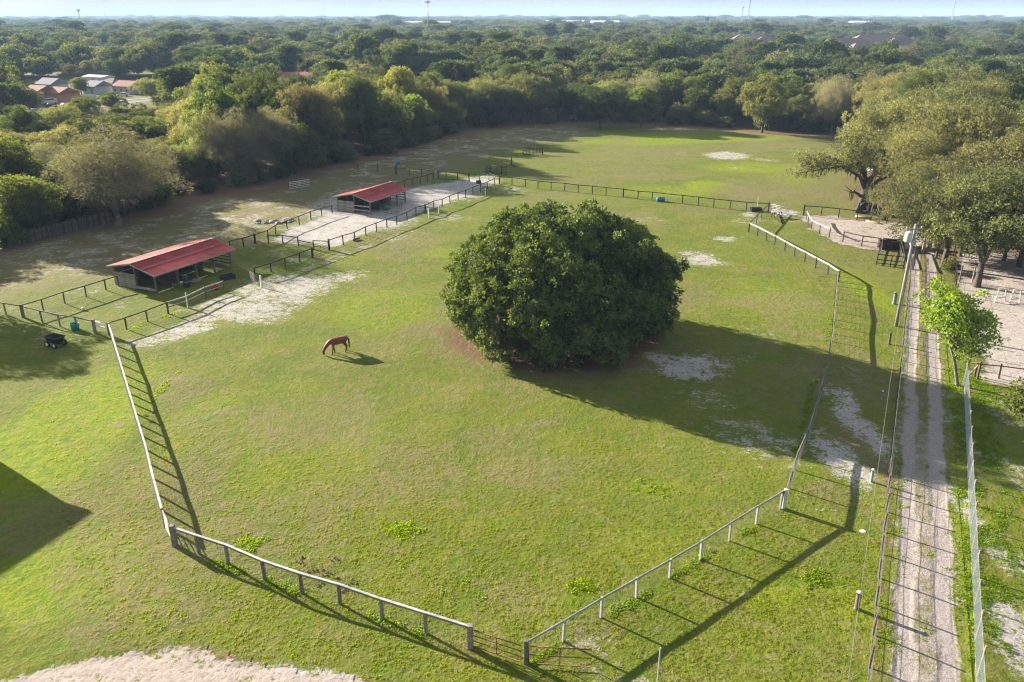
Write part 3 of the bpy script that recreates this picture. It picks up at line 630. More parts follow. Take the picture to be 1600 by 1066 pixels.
# ---------------------------------------------------------------- the woods, tree by tree
SUB = [gp(*p).to_2d() for p in [(40, 212), (225, 206), (285, 166), (285, 126), (22, 126)]]
PEN = [gp(*p).to_2d() for p in [(150, 96), (150, 88), (215, 88), (215, 96)]]
HOLES = [SUB, PEN]
def at_depth(px, D): return ((px - 800) / F * (D * math.cos(PITCH) + CH * math.sin(PITCH)), D)   # a spot D metres out in the column of a pixel
APTS = [(1172, 780, 44, 20, 14.5), (1204, 690, 40, 18, 14), (1228, 600, 30, 16, 13), (1318, 640, 50, 20, 14), (1372, 690, 62, 22, 15.5), (1345, 580, 30, 16, 12.5), (1404, 640, 30, 18, 14.5)]
FARB = [(180, 560, 22, 14, 11), (768, 950, 14, 12, 17), (728, 1700, 26, 26, 26), (1345, 1900, 50, 30, 20), (945, 1900, 60, 30, 21), (680, 2300, 150, 40, 17), (1110, 1500, 8, 4, 10), (880, 2500, 120, 40, 18), (1483, 430, 14, 10, 8), (1500, 470, 16, 12, 7), (1590, 400, 16, 14, 8), (640, 560, 10, 8, 9), (470, 350, 12, 10, 8), (625, 330, 14, 10, 7)]
EXC = [(*at_depth(b[0], b[1]), b[2] * .5 + 4) for b in APTS + FARB]
def spared(x, y):
    k = np.ones(np.shape(x), bool)
    for ex, ey, er in EXC: k &= ((np.abs(x - ex * np.asarray(y) / ey) > er) | (y > ey + min(er, 18)) | (y < ey - .14 * ey - 14))
    return k
rng = np.random.default_rng(99)
def wood_points(d0, d1, cell, seed, fov=.66, jit=.42):
    r = np.random.default_rng(seed); xs = np.arange(-d1 * fov - 30, d1 * fov + 30, cell); ys = np.arange(max(60, -50), d1, cell)
    X, Y = np.meshgrid(xs, ys); X = X + r.uniform(-jit, jit, X.shape) * cell; Y = Y + r.uniform(-jit, jit, Y.shape) * cell
    D = np.hypot(X, Y); k = (D >= d0) & (D < d1) & (np.abs(X) < Y * fov + 14)
    return X[k], Y[k]
X, Y = wood_points(60, 330, 8.0, 4)
dc = poly_d(X, Y, CLEAR); k = (dc < -2.5)
for h in HOLES: k &= poly_d(X, Y, h) < -1
k &= spared(X, Y)
# the planted singles keep their room; nothing stands on the drive inside the wood
for o in [o for o in S.objects if o.get('category') in ('tree', 'oak', 'conifer')]: k &= np.hypot(X - o.location.x, Y - o.location.y) > 5
sdr = np.abs((X - RD0[0]) * RDn[0] + (Y - RD0[1]) * RDn[1]); k &= ~((sdr < 3.2) & (Y < 150))
X, Y, dc = X[k], Y[k], dc[k]
# nothing of the far side of a wide wood can be seen between the first rows: sort by distance from the camera
order = np.argsort(np.hypot(X, Y)); X, Y, dc = X[order], Y[order], dc[order]
NIND = 300
def pick(x, y, d, r):
    "which kind grows where, as in the photograph"
    az = x / y
    if az > .30: w = [3, 6, .8, .6, .5, .2, .3, 2, .4]                 # right: olive oaks
    elif az > .0: w = [1.2, .5, 4, 2, .6, 2.2, 2.2, .8, 3]             # far middle: green, pines
    elif y > 220: w = [2.5, 1, 2.5, 1.4, 1.6, .6, 1.2, 1.5, 2]
    else: w = [2.2, 1, 2.6, 1.6, 3.2, .1, 2.0, 2.6, 1.6]               # left line: grey trees and vine hung green
    if d < 230 and az < .3: w[5] = .2
    return r.choices(range(9), w)[0]
rr = random.Random(12)
REG = lambda x, y: 'right' if x / y > .28 else ('far' if x / y > -.08 else 'left')
PLACE = {'left': 'in the wood along the paddocks', 'far': 'in the wood beyond the far pasture', 'right': 'in the oak wood beside the drive'}
ORD = 'first second third fourth fifth sixth seventh eighth ninth tenth eleventh twelfth thirteenth fourteenth fifteenth sixteenth seventeenth eighteenth nineteenth twentieth'.split()
ORD += ['twenty ' + o for o in ORD[:9]] + ['thirtieth'] + ['thirty ' + o for o in ORD[:9]] + ['fortieth'] + ['forty ' + o for o in ORD[:9]]
FROM = {'left': 'from the board fence in the paddock front row', 'far': 'from the left in the far pasture front row', 'right': 'from the arena in the oak wood front row'}
front = {r: [] for r in FROM}; built = []
for x, y, e in zip(X[:NIND], Y[:NIND], dc[:NIND]):
    d = math.hypot(x, y); i = pick(x, y, d, rr); p = HI[i]; reg = REG(x, y)
    s = rr.uniform(.78, 1.12); sz = s * rr.uniform(.85, 1.12); az = x / y
    if az < -.37 and d > 200: sz *= .66; s *= .85
    elif az < -.37: sz *= .70
    elif reg == 'left' and d < 225: sz *= 1.28
    if reg == 'right' and d < 240: sz *= 1.38; s *= 1.15
    big = ' tall' if sz > 1.05 else ' low' if sz < .78 else ''
    o = plant(p, x, y, s, sz, rr.uniform(0, 6.28), (big + ' ' + WORD[p['leaf']] + ' ' + PLACE[reg]).strip(), 'tree', (big + ' ' + WORD[p['leaf']]).strip() + 's ' + PLACE[reg])
    if e > -10 and d < 290: front[reg].append((o, p, big))
for reg, l in front.items():
    l.sort(key=lambda t: t[0].location.x if reg == 'far' else math.hypot(t[0].location.x, t[0].location.y))
    for i, (o, p, big) in enumerate(l[:49]):
        o['label'] = (big + ' ' + WORD[p['leaf']] + ', ' + ORD[i] + ' ' + FROM[reg]).strip().replace(' tree, ', ', ') if False else (big + ' ' + WORD[p['leaf']].replace(' tree', '') + ', ' + ORD[i] + ' ' + FROM[reg]).strip()
        o['group'] = 'front row trees ' + PLACE[reg]

def gn_scatter(name, pts, rot, scl, idx, sources, m_label, kind='stuff'):
    "one object: copies of the source meshes stood on points"
    me = bpy.data.meshes.new(name); me.vertices.add(len(pts)); me.vertices.foreach_set('co', np.asarray(pts, np.float32).ravel())
    a = me.attributes.new('turn', 'FLOAT_VECTOR', 'POINT'); a.data.foreach_set('vector', np.stack([rot * 0, rot * 0, rot], -1).astype(np.float32).ravel())
    a = me.attributes.new('size', 'FLOAT_VECTOR', 'POINT'); a.data.foreach_set('vector', np.asarray(scl, np.float32).ravel())
    a = me.attributes.new('pick', 'INT', 'POINT'); a.data.foreach_set('value', idx.astype(np.int32))
    o = mesh_obj(name, me); o['kind'] = kind; o['label'] = m_label
    ng = bpy.data.node_groups.new(name, 'GeometryNodeTree')
    ng.interface.new_socket('Geometry', in_out='INPUT', socket_type='NodeSocketGeometry'); ng.interface.new_socket('Geometry', in_out='OUTPUT', socket_type='NodeSocketGeometry')
    gi = ng.nodes.new('NodeGroupInput'); go = ng.nodes.new('NodeGroupOutput'); io = ng.nodes.new('GeometryNodeInstanceOnPoints')
    gt = ng.nodes.new('GeometryNodeGeometryToInstance'); lk = ng.links.new
    for s in reversed(sources):
        oi = ng.nodes.new('GeometryNodeObjectInfo'); oi.inputs['Object'].default_value = s; oi.transform_space = 'ORIGINAL'; lk(oi.outputs['Geometry'], gt.inputs[0]) if False else None
        g2 = ng.nodes.new('GeometryNodeGeometryToInstance'); lk(oi.outputs['Geometry'], g2.inputs[0])
        s['_n'] = 0; del s['_n']
        if 'jn' not in locals(): jn = ng.nodes.new('GeometryNodeJoinGeometry')
        lk(g2.outputs[0], jn.inputs[0])
    def att(nm, t):
        x = ng.nodes.new('GeometryNodeInputNamedAttribute'); x.data_type = t; x.inputs['Name'].default_value = nm; return x.outputs['Attribute']
    lk(gi.outputs[0], io.inputs['Points']); lk(jn.outputs[0], io.inputs['Instance']); io.inputs['Pick Instance'].default_value = True
    lk(att('pick', 'INT'), io.inputs['Instance Index']); lk(att('turn', 'FLOAT_VECTOR'), io.inputs['Rotation']); lk(att('size', 'FLOAT_VECTOR'), io.inputs['Scale'])
    lk(io.outputs[0], go.inputs[0]); ng.nodes.remove(gt)
    md = o.modifiers.new('scatter', 'NODES'); md.node_group = ng
    return o
# farther off the wood reads as one mass; its trees grow from seven crowns that stand just behind the single ones
src = []
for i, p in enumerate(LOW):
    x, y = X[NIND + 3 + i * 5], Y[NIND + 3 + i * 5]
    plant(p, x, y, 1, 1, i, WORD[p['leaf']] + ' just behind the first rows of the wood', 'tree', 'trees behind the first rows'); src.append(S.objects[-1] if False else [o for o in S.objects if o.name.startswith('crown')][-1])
src = [o for o in COL.objects if o.name.startswith('crown') and o.data in [p['crown'] for p in LOW]]
P_ = [np.stack([X[NIND:], Y[NIND:], 0 * X[NIND:]], -1)]; SC = [np.stack([rng.uniform(.8, 1.15, len(X) - NIND)] * 2 + [rng.uniform(.75, 1.1, len(X) - NIND)], -1)]
for d0, d1, c, sx, sz in ((330, 900, 9.5, 1.0, .95), (900, 2400, 15, 1.5, 1.05), (2400, 8300, 38, 3.6, 1.25)):
    x, y = wood_points(d0, d1, c, int(c), .62)
    keep = np.ones(len(x), bool)
    for h in HOLES: keep &= poly_d(x, y, h) < -1
    keep &= spared(x, y)
    keep &= (fbm(x / 90, y / 90, 3) > .30) if d0 < 2000 else keep
    x, y = x[keep], y[keep]; z = hills(x, y); r = rng.uniform(.5, 1.3, len(x)) * np.where(rng.random(len(x)) < .1, 1.25, 1)
    P_.append(np.stack([x, y, z], -1)); SC.append(np.stack([r * sx, r * sx, r * sz * rng.uniform(.85, 1.15, len(x))], -1))
P_ = np.concatenate(P_); SC = np.concatenate(SC); nP = len(P_)
zone = fbm(P_[:, 0] / 120, P_[:, 1] / 120, 55) + rng.normal(size=nP) * .07
ix = np.select([zone < .40, zone < .46, zone < .52, zone < .57, zone < .62, zone < .68], [4, 0, 2, 1, 3, 5], 6)
ix = np.where(rng.random(nP) < .4, rng.integers(0, 7, nP), ix)
gn_scatter('far_woods', P_, rng.uniform(0, 6.28, nP), SC, ix, src, 'unbroken woods stretching to the horizon')

# ---------------------------------------------------------------- fences
DARKW = mat('dark_stained_wood', (.050, .038, .032), (.028, .022, .020), 5, .8, .4, objvar=.25)
GREYW = mat('weathered_wood', (.26, .23, .20), (.15, .13, .115), 5, .9, .5, objvar=.25, stretch=(1, 1, 3))
PALEW = mat('pale_weathered_rail', (.48, .46, .44), (.32, .30, .285), 6, .75, .4, objvar=.12)
WHITE = mat('white_paint', (.78, .78, .76), (.62, .61, .58), 5, .6, .2, objvar=.08)
TANW = mat('new_tan_wood', (.42, .32, .20), (.30, .22, .14), 6, .8, .3, objvar=.15)
BROWNW = mat('brown_wood', (.16, .11, .08), (.09, .065, .05), 5, .85, .4, objvar=.25)
RUST = mat('rusty_pipe', (.20, .085, .045), (.11, .05, .03), 8, .8, .3, objvar=.15)
STEEL = mat('galvanised_steel', (.42, .43, .43), (.30, .31, .31), 9, .45, .1, metal=.4)
WIRE = mat('fence_wire', (.30, .30, .29), (.18, .17, .16), 9, .6, metal=.3)
BLACK = mat('black_plastic', (.018, .018, .020), (.030, .030, .032), 6, .5, .1)
FR = random.Random(77)
_unit_post = {}
def post_mesh(m, w, h, rnd=False):
    k = (m.name, round(w, 3), round(h, 2), rnd)
    if k not in _unit_post:
        mb = MB()
        if rnd: mb.tube([(0, 0, -.3), (0, 0, h)], w / 2, 8)
        else: mb.box((0, 0, h / 2 - .15), (w, w, h + .3))
        _unit_post[k] = mb.mesh('post', m)
    return _unit_post[k]
def rail_mesh(m, w, h):
    k = ('rail', m.name, w, h)
    if k not in _unit_post:
        mb = MB(); n = 4
        vs = []; fs = []
        for i in range(n + 1):
            x = i / n; sag = -.5 * math.sin(x * math.pi)       # scaled later through the rail's own sag
            for y, z in ((-w / 2, -h / 2), (w / 2, -h / 2), (w / 2, h / 2), (-w / 2, h / 2)): vs.append((x, y, z))
        for i in range(n):
            for j in range(4): fs.append((i * 4 + j, (i + 1) * 4 + j, (i + 1) * 4 + (j + 1) % 4, i * 4 + (j + 1) % 4))
        fs += [(3, 2, 1, 0), (n * 4, n * 4 + 1, n * 4 + 2, n * 4 + 3)]
        _unit_post[k] = mb.add(vs, fs).mesh('rail', m)
    return _unit_post[k]
def put_rail(parent, a, b, m, w=.045, h=.12, name='rail', label=None):
    a = Vector(a); b = Vector(b); d = b - a
    o = mesh_obj(name, rail_mesh(m, w, h), parent, a, (0, -math.atan2(d.z, math.hypot(d.x, d.y)), math.atan2(d.y, d.x)), (d.length, 1, 1))
    if label: o['label'] = label
    return o
def densify(pts, step):
    "points every `step` metres along a polyline, corners kept"
    out = [Vector(pts[0])]
    for a, b in zip(pts[:-1], pts[1:]):
        a, b = Vector(a), Vector(b); n = max(1, round((b - a).length / step))
        out += [a.lerp(b, i / n) for i in range(1, n + 1)]
    return out
def fence(name, pts, label, group=None, h=1.3, post=(DARKW, .11), rails=((1.24, DARKW, .10, .09),), mesh=True, cat='fence', big=(), bigm=None, step=None, wires=(.14, .42, .70, .98), vstep=.3, lean=.035, wire_r=.004, wire_m=None, skip=(), rnd=False):
    P = [Vector((p[0], p[1])) for p in pts]
    if step: P = densify(P, step)
    c = P[0]; root = empty(name, (c.x, c.y, zg(c.x, c.y)), 0, label, cat, group); O = root.location
    Z = [zg(p.x, p.y) - O.z for p in P]; T = []
    for i, p in enumerate(P):
        L_ = Vector((p.x - O.x, p.y - O.y, Z[i])); hh = h + FR.uniform(-.03, .03)
        if i in big: o = mesh_obj('post', post_mesh(bigm or post[0], post[1] * 1.9, h * 1.1), root, L_)
        else: o = mesh_obj('post', post_mesh(post[0], post[1], h + .02, rnd), root, L_, (FR.uniform(-lean, lean), FR.uniform(-lean, lean), math.atan2(*(P[min(i + 1, len(P) - 1)] - P[max(i - 1, 0)]).yx)))
        T.append(FR.uniform(-.025, .025))
    w = MB()
    for i in range(len(P) - 1):
        a = Vector((P[i].x - O.x, P[i].y - O.y, Z[i])); b = Vector((P[i + 1].x - O.x, P[i + 1].y - O.y, Z[i + 1]))
        if i in skip: continue
        for (rz, rm, rw, rh) in rails: put_rail(root, a + Vector((0, 0, rz + T[i])), b + Vector((0, 0, rz + T[i + 1])), rm, rw, rh)
        if mesh:
            n = (b - a).cross(Vector((0, 0, 1))).normalized() * (post[1] / 2 + .01)
            for z in wires: w.beam(a + n + Vector((0, 0, z)), b + n + Vector((0, 0, z)), wire_r * 2, wire_r * 2)
            if vstep:
                k = max(1, int((b - a).length / vstep))
                for j in range(k):
                    q = a.lerp(b, (j + .5) / k) + n; w.beam(q + Vector((0, 0, wires[0])), q + Vector((0, 0, max(wires))), wire_r * 1.6, wire_r * 1.6)
    if mesh and w.v: tag(w.build('wire_mesh', wire_m or WIRE, root), kind='stuff')
    return root
def W(*px): return [gp(*p) for p in px]
def WT(z, *px): return [gp(p[0], p[1], z) for p in px]
NW = dict(wires=(.1, .25, .4, .55, .7, .85, 1.0, 1.15), vstep=.16, wire_r=.0026)
# front pasture fence, pale board on grey posts
fence('pasture_fence', W((274, 853), (312, 867), (357.6, 882), (414.7, 907), (472.4, 926), (532, 943), (597.6, 966), (666, 989), (735, 1011.6)), 'pasture fence with pale top board and grey posts above the sand road', 'pasture fences',
      h=1.28, post=(GREYW, .14), rails=((1.30, PALEW, .14, .05), (1.20, GREYW, .03, .12)), big=(0, 8), **NW)
# left side of the pasture
fence('pasture_fence', WT(1.28, (169.5, 506), (187, 563.6), (200, 606.6), (215, 657), (228, 700), (239, 746), (252.5, 796)), 'pasture fence with pale top board running down beside the mown lawn', 'pasture fences',
      h=1.28, post=(GREYW, .12), rails=((1.30, PALEW, .13, .05), (1.20, GREYW, .03, .12)), step=2.45, big=(0,), **NW)
# right side
fence('pasture_fence', W((822, 1036), (879.7, 1002), (939, 964.7), (994, 933), (1046, 903), (1094, 874), (1139, 845), (1181, 819), (1219, 796)), 'pasture fence with white posts and grey top rail on the gate side', 'pasture fences',
      h=1.28, post=(mat('chalky_post', (.52, .50, .47), (.38, .36, .33), 5, .8, .3, objvar=.12), .11), rails=((1.25, STEEL, .05, .14),), big=(0,), bigm=GREYW, wire_m=WIRE, **NW)
fence('pasture_fence', W((1219, 796)) + WT(1.28, (1228, 768), (1245.7, 709.7), (1262.6, 671.7), (1273.8, 638), (1288, 587), (1296, 550.7), (1302, 514), (1304.7, 481), (1309.7, 421)), 'long pasture fence with thin brown posts beside the utility line', 'pasture fences',
      h=1.28, post=(BROWNW, .10), rails=((1.26, GREYW, .06, .15),), step=2.6, big=(1,), bigm=bpy.data.materials['chalky_post'], **NW)
fence('pasture_fence', W((1309.5, 440), (1293, 428.4), (1274, 418), (1257, 408.7), (1240.5, 400.5), (1225.7, 391.6), (1210, 383), (1196.6, 376), (1183, 368.4), (1169.6, 362.8)), 'pasture fence with white top board and dark posts facing the arena', 'pasture fences',
      h=1.3, post=(DARKW, .11), rails=((1.31, PALEW, .12, .05), (1.22, PALEW, .03, .12)), vstep=.3)
fence('short_fence', W((1169.6, 362.8), (1182, 349), (1190, 341), (1200, 331.5)), 'short dark fence joining the white topped fence to the far pasture fence', h=1.3)
F6 = [(780.4, 287.5), (800, 289), (820.6, 292), (840.5, 294), (861, 296), (882, 298), (903.5, 300.7), (925.4, 303), (946.7, 305.5), (973.7, 308), (996.6, 311.5), (1019, 313.2), (1043, 315.6), (1066, 318), (1091, 321), (1115, 324), (1140.6, 326.6), (1165.6, 329), (1200, 331.5)]
fence('dark_fence', W(*F6), 'long straight dark fence across the middle of the pasture', h=1.4, big=(0, 9, 18), rails=((1.34, DARKW, .10, .11),))
fence('arena_fence', W((1255, 336.5), (1282.5, 338), (1309.7, 341), (1338.8, 344.4), (1360, 347), (1385, 350)), 'dark straight fence on the far side of the sand arena', 'arena fences', h=1.5, big=(0,), rails=((1.44, DARKW, .10, .12),))
fence('arena_fence', W((1259, 344), (1262, 351), (1267, 359), (1279.7, 365.4), (1295, 372)), 'curved arena fence with white top board', 'arena fences', h=1.4, rails=((1.4, PALEW, .12, .05), (1.3, PALEW, .03, .12)))
fence('arena_fence', W((1316.6, 379), (1345.7, 386), (1374, 389.5)), 'short dark two span fence on the near side of the sand arena', 'arena fences', h=1.5, rails=((1.44, DARKW, .10, .11), (.75, DARKW, .05, .08)))
fence('small_pen', W((1378, 388), (1405, 391), (1412, 418), (1391, 416), (1369, 413.5), (1378, 388)), 'small dark railed pen beside the utility pole', None, h=1.4, cat='pen', rails=((1.36, DARKW, .10, .10), (.7, DARKW, .05, .09), (.25, DARKW, .05, .09)), wires=(.2, .5, .9), vstep=.3)
# paddock fences by the barns
fence('paddock_fence', W((198, 514), (231, 502), (263, 490)), 'brown paddock fence running from the corner post toward the first barn', 'paddock fences', h=1.25, post=(BROWNW, .11), rails=((1.22, BROWNW, .05, .12),))
fence('paddock_fence', W((263, 490), (293, 480), (322, 465), (350.4, 455.6)), 'two rail fence of pale boards in front of the first barn', 'paddock fences', h=1.3, post=(BROWNW, .14), rails=((1.25, PALEW, .06, .13), (.72, GREYW, .05, .12)), mesh=False)
fence('paddock_fence', W((170, 523), (198, 514)), 'single span of brown rail at the paddock corner', 'paddock fences', h=1.25, post=(BROWNW, .11), rails=((1.22, BROWNW, .05, .12),))
fence('paddock_fence', W((399, 434), (424, 426.6), (446, 418), (468.7, 410), (488.4, 402.5)), 'dark paddock fence between the first barn and the middle gate', 'paddock fences', h=1.25, big=(4,), rails=((1.22, DARKW, .09, .11),))
fence('paddock_fence', W((514.7, 390.6), (536.6, 382.8), (554, 377.5), (571.9, 368.8), (588.4, 362.5), (604.7, 356), (620, 351.6), (636, 345), (650, 337.5), (664.7, 333.8)), 'dark paddock fence in front of the second barn', 'paddock fences', h=1.35, big=(0, 9), rails=((1.3, DARKW, .09, .10),))
fence('paddock_fence', W((665, 333.5), (677.7, 326.4), (691, 323.5), (703.4, 318), (716, 312.5), (727.6, 309), (739, 304), (750.6, 300), (761.6, 295.4), (772.9, 290)), 'dark paddock fence beyond the second barn along the white sand', 'paddock fences', h=1.35, rails=((1.3, DARKW, .09, .10),))
fence('paddock_fence', W((-20, 487), (9.7, 491.5), (36.7, 495.8), (66.5, 503.8), (94, 509.6), (120, 513.5), (149, 520)), 'grey railed paddock fence behind the black cart', 'paddock fences', h=1.3, post=(GREYW, .12), rails=((1.26, GREYW, .09, .11),), big=(2, 6))
fence('paddock_fence', W((36.7, 495), (68, 485), (101.4, 474), (135, 463.8), (166, 453.5), (186, 448)), 'brown paddock fence running to the rear of the first barn', 'paddock fences', h=1.3, post=(BROWNW, .11), rails=((1.26, BROWNW, .06, .12),))
fence('paddock_fence', W((360, 391), (381, 386), (399, 380.5), (419.5, 374), (431, 366), (449, 358), (468, 351.5), (486, 344), (503, 338.5), (519, 334)), 'rear paddock fence between the two barns', 'paddock fences', h=1.3, rails=((1.26, DARKW, .06, .11),), big=(2,))
fence('paddock_fence', W((419.5, 380.5), (442.5, 381.5), (466.5, 385)), 'dark divider fence between the two paddocks', 'paddock fences', h=1.25, rails=((1.2, DARKW, .07, .11),), mesh=False)
fence('paddock_fence', W((466.5, 385), (490.5, 390)), 'low two rail span in the paddock divider', 'paddock fences', h=.95, rails=((.8, DARKW, .06, .09), (.2, DARKW, .06, .09)), mesh=False)
fence('paddock_fence', W((490.5, 391), (514.7, 391.5)), 'last span of the paddock divider at the middle gate', 'paddock fences', h=1.3, rails=((1.26, DARKW, .07, .10), (.45, DARKW, .05, .06)), mesh=False)
fence('paddock_fence', W((620, 298), (632, 293), (644.4, 290), (656.6, 287), (668, 284), (677, 280.6)), 'rear paddock fence beyond the second barn', 'paddock fences', h=1.3, rails=((1.26, DARKW, .06, .10),))
fence('paddock_fence', W((685, 280), (697, 281), (715, 282), (733, 284)), 'dark cross fence at the far end of the sandy paddock', 'paddock fences', h=1.5, rails=((1.44, DARKW, .07, .11), (.15, DARKW, .06, .09)), big=(0, 3))
fence('paddock_fence', W((749, 286.8), (764, 282), (780, 287.5)), 'short dark fence closing the sandy paddock corner', 'paddock fences', h=1.4, rails=((1.36, DARKW, .07, .10),), mesh=False)
fence('wire_fence', W((618.6, 273), (640, 275), (659, 276), (677, 279)), 'thin wire fence beyond the rear paddock', None, h=1.4, rails=((1.36, DARKW, .05, .06),))
fence('wire_fence', W((560, 268), (590, 268), (618.6, 273)), 'thin wire fence under the tree edge', None, h=1.4, rails=())
# driveway side
f18 = [gp(1352, 1100), gp(1422, 421)]
fence('wire_fence', f18, 'long wire fence on wooden posts beside the gravel drive', None, h=1.3, post=(BROWNW, .12), rails=(), step=2.42, wires=(.2, .45, .7, .95, 1.2), vstep=0, lean=.05, rnd=True, wire_r=.005)
fence('wire_fence', [gp(1497, 600), gp(1462, 420)] if False else [gp(1512, 575), gp(1497, 500), gp(1492, 440), gp(1490, 398)], 'sagging wire fence between the drive and the sandy yard', None, h=1.4, post=(BROWNW, .12), rails=(), step=3.0, wires=(.3, .7, 1.1), vstep=0, lean=.06)

# chain link fence, its mesh real wire
def chain_link():
    a = gp(1530, 1120); b = gp(1507, 592); P = densify([a.to_2d(), b.to_2d()], 2.75); h = 1.72
    o = empty('chain_link_fence', (P[0].x, P[0].y, 0), 0, 'chain link fence with wooden posts right of the gravel drive', 'fence'); O = o.location
    L_ = (P[-1] - P[0]).length; d = (P[-1] - P[0]).normalized().to_3d(); n = Vector((d.y, -d.x, 0))
    pm = post_mesh(TANW, .09, h + .08, True); sm_ = post_mesh(STEEL, .06, h, True)
    for i, p in enumerate(P):
        mesh_obj('post', pm if i % 1 == 0 else sm_, o, (p.x - O.x, p.y - O.y, 0), (FR.uniform(-.03, .03), FR.uniform(-.03, .03), 0))
    mb = MB(); s = .12; r = .0034; k = int((L_ + h) / s)
    off = n * -.07
    for i in range(k):
        for sg in (1, -1):
            x0 = i * s - (h if sg > 0 else 0); x1 = x0 + h * 1.0; z0, z1 = (.02, h) if sg > 0 else (h, .02)
            A = x0; B = x1
            if A < 0: z0 += (z1 - z0) * (-A / h); A = 0
            if B > L_: z1 = z0 + (z1 - z0) * ((L_ - A) / (B - A)) if B > A else z1; B = L_
            if B <= A: continue
            p = d * A + off + Vector((0, 0, z0)); q = d * B + off + Vector((0, 0, z1))
            u = (q - p).normalized().cross(n).normalized() * r
            mb.add([p - u, p + u, q + u, q - u, p + n * r * 1.5, q + n * r * 1.5], [(0, 1, 4), (2, 3, 5), (1, 2, 5, 4), (3, 0, 4, 5), (0, 3, 2, 1)])
    tag(mb.build('wire_mesh', mat('chain_wire', (.46, .50, .50), (.36, .40, .40), 9, .4, metal=.2), o), kind='stuff')
    for z in (.06, h): MB().tube([off + Vector((0, 0, z)), d * L_ + off + Vector((0, 0, z))], .012, 6).build('top_wire' if z > 1 else 'bottom_wire', STEEL, o)
chain_link()

# gates
def gate(name, a, b, h, m, label, bars=5, z0=.15, verts=2, r=.025, mesh=False, group=None):
    a = Vector((a[0], a[1])); b = Vector((b[0], b[1])); d = (b - a).to_3d(); o = empty(name, (a.x, a.y, zg(a.x, a.y)), 0, label, 'gate', group)
    fr = MB(); U = Vector((0, 0, 1))
    fr.tube([U * z0, U * h, d + U * h, d + U * z0, U * z0], r * 1.2, 6); fr.build('gate_frame', m, o, True)
    for i in range(1, bars): mb = MB(); z = z0 + (h - z0) * i / bars; mb.tube([U * z, d + U * z], r, 6); mb.build('bar', m, o, True)
    for i in range(1, verts): mb = MB(); mb.tube([d * i / verts + U * z0, d * i / verts + U * h], r, 6); mb.build('upright', m, o, True)
    if mesh:
        w = MB(); L_ = d.length; dn = d.normalized(); k = int(L_ / .15)
        for i in range(k): w.beam(dn * (i + .5) * .15 + U * z0, dn * (i + .5) * .15 + U * h, .006, .006)
        for i in range(7): z = z0 + (h - z0) * (i + .5) / 7; w.beam(U * z, d + U * z, .006, .006)
        tag(w.build('wire_mesh', m, o), kind='stuff')
    return o
gate('rusty_gate', gp(739, 1013), gp(814, 1038), 1.15, RUST, 'closed rusty pipe gate with wire mesh in the front corner', bars=3, mesh=True)
gate('rusty_gate', gp(826, 1040), gp(923, 1046), 1.2, RUST, 'rusty pipe gate swung open onto the bare ground', bars=2, mesh=True)
gate('pipe_gate', gp(259, 826), gp(271.5, 850), 1.25, mat('pale_orange_pipe', (.52, .36, .27), (.40, .26, .18), 6, .6), 'small pale orange five bar gate at the pasture corner', bars=5, verts=1)
gate('steel_gate', gp(1204, 333), gp(1231, 338), 1.35, STEEL, 'grey steel pipe gate open beside the arena path', bars=5)
gate('steel_gate', gp(706, 437), gp(727, 429), 1.5, STEEL, 'steel gate panel standing behind the big round tree', bars=4)
gate('corral_panel', gp(391, 437), gp(406, 448), 1.1, BROWNW, 'small slatted gate by the white post near the first barn', bars=5)
gate('corral_panel', gp(490, 402), gp(513, 393), 1.25, DARKW, 'middle paddock gate of thin dark pipe', bars=3)
for (a, b, lb) in (((759, 272.5), (767, 272), 'narrow dark corral panel left of the wide one beyond the paddock'), ((767, 272), (792, 273.5), 'wide dark corral panel beyond the sandy paddock'),
                   ((817, 243), (833, 241.5), 'first of the two dark corral panels standing alone in the far pasture'), ((833, 241.5), (847, 242), 'second of the two dark corral panels, against the stout post')):
    gate('corral_panel', gp(*a), gp(*b), 1.7, DARKW, lb, bars=5, verts=3, r=.06)
gate('steel_gate', gp(453, 296), gp(484, 291), 1.3, WHITE, 'pale pipe gate lying against the tree edge', bars=4, r=.04)
gate('white_gate', gp(150, 520), gp(168, 525), 1.28, WHITE, 'small white railed gate at the corner behind the black cart', bars=2, verts=1, z0=.85, r=.05)
def lone_post(px, h, m, label, w=.1, rnd=False, name='fence_post', cat='post', group=None, tilt=(0, 0)):
    v = gp(*px); o = mesh_obj(name, post_mesh(m, w, h, rnd), None, (v.x, v.y, zg(v.x, v.y)), (tilt[0], tilt[1], FR.random())); return tag(o, label, cat, group)
lone_post((847.5, 241.5), 1.9, DARKW, 'stout dark post at the end of the corral panels', .25)
lone_post((408.6, 449), 1.45, WHITE, 'white post at the slatted gate of the first barn', .14)
lone_post((670, 341), 1.5, WHITE, 'white post on the grass before the second barn, nearer of two', .16)
lone_post((685.5, 334), 1.3, WHITE, 'white post on the grass before the second barn, farther of two', .13)
lone_post((758.3, 306), 1.3, WHITE, 'white post near the far corner of the sandy paddock', .15)
lone_post((293.5, 481), 1.75, WHITE, 'white post leaning on the pale two rail fence', .09)
lone_post((706, 437), 2.1, GREYW, 'tall grey post at the steel gate behind the big tree', .13)
lone_post((619, 273), 1.8, DARKW, 'dark post where the thin wire fence turns', .25)
lone_post((1027, 1070), 2.2, PALEW, 'tall pale pole by the bare patch at the bottom edge', .07, True, 'pole', 'pole')
lone_post((1043, 316), 1.9, PALEW, 'pale stake behind the blue barrel', .07)
lone_post((1183, 327), 1.9, PALEW, 'pale stake behind the black trough', .08)
TEALC = None
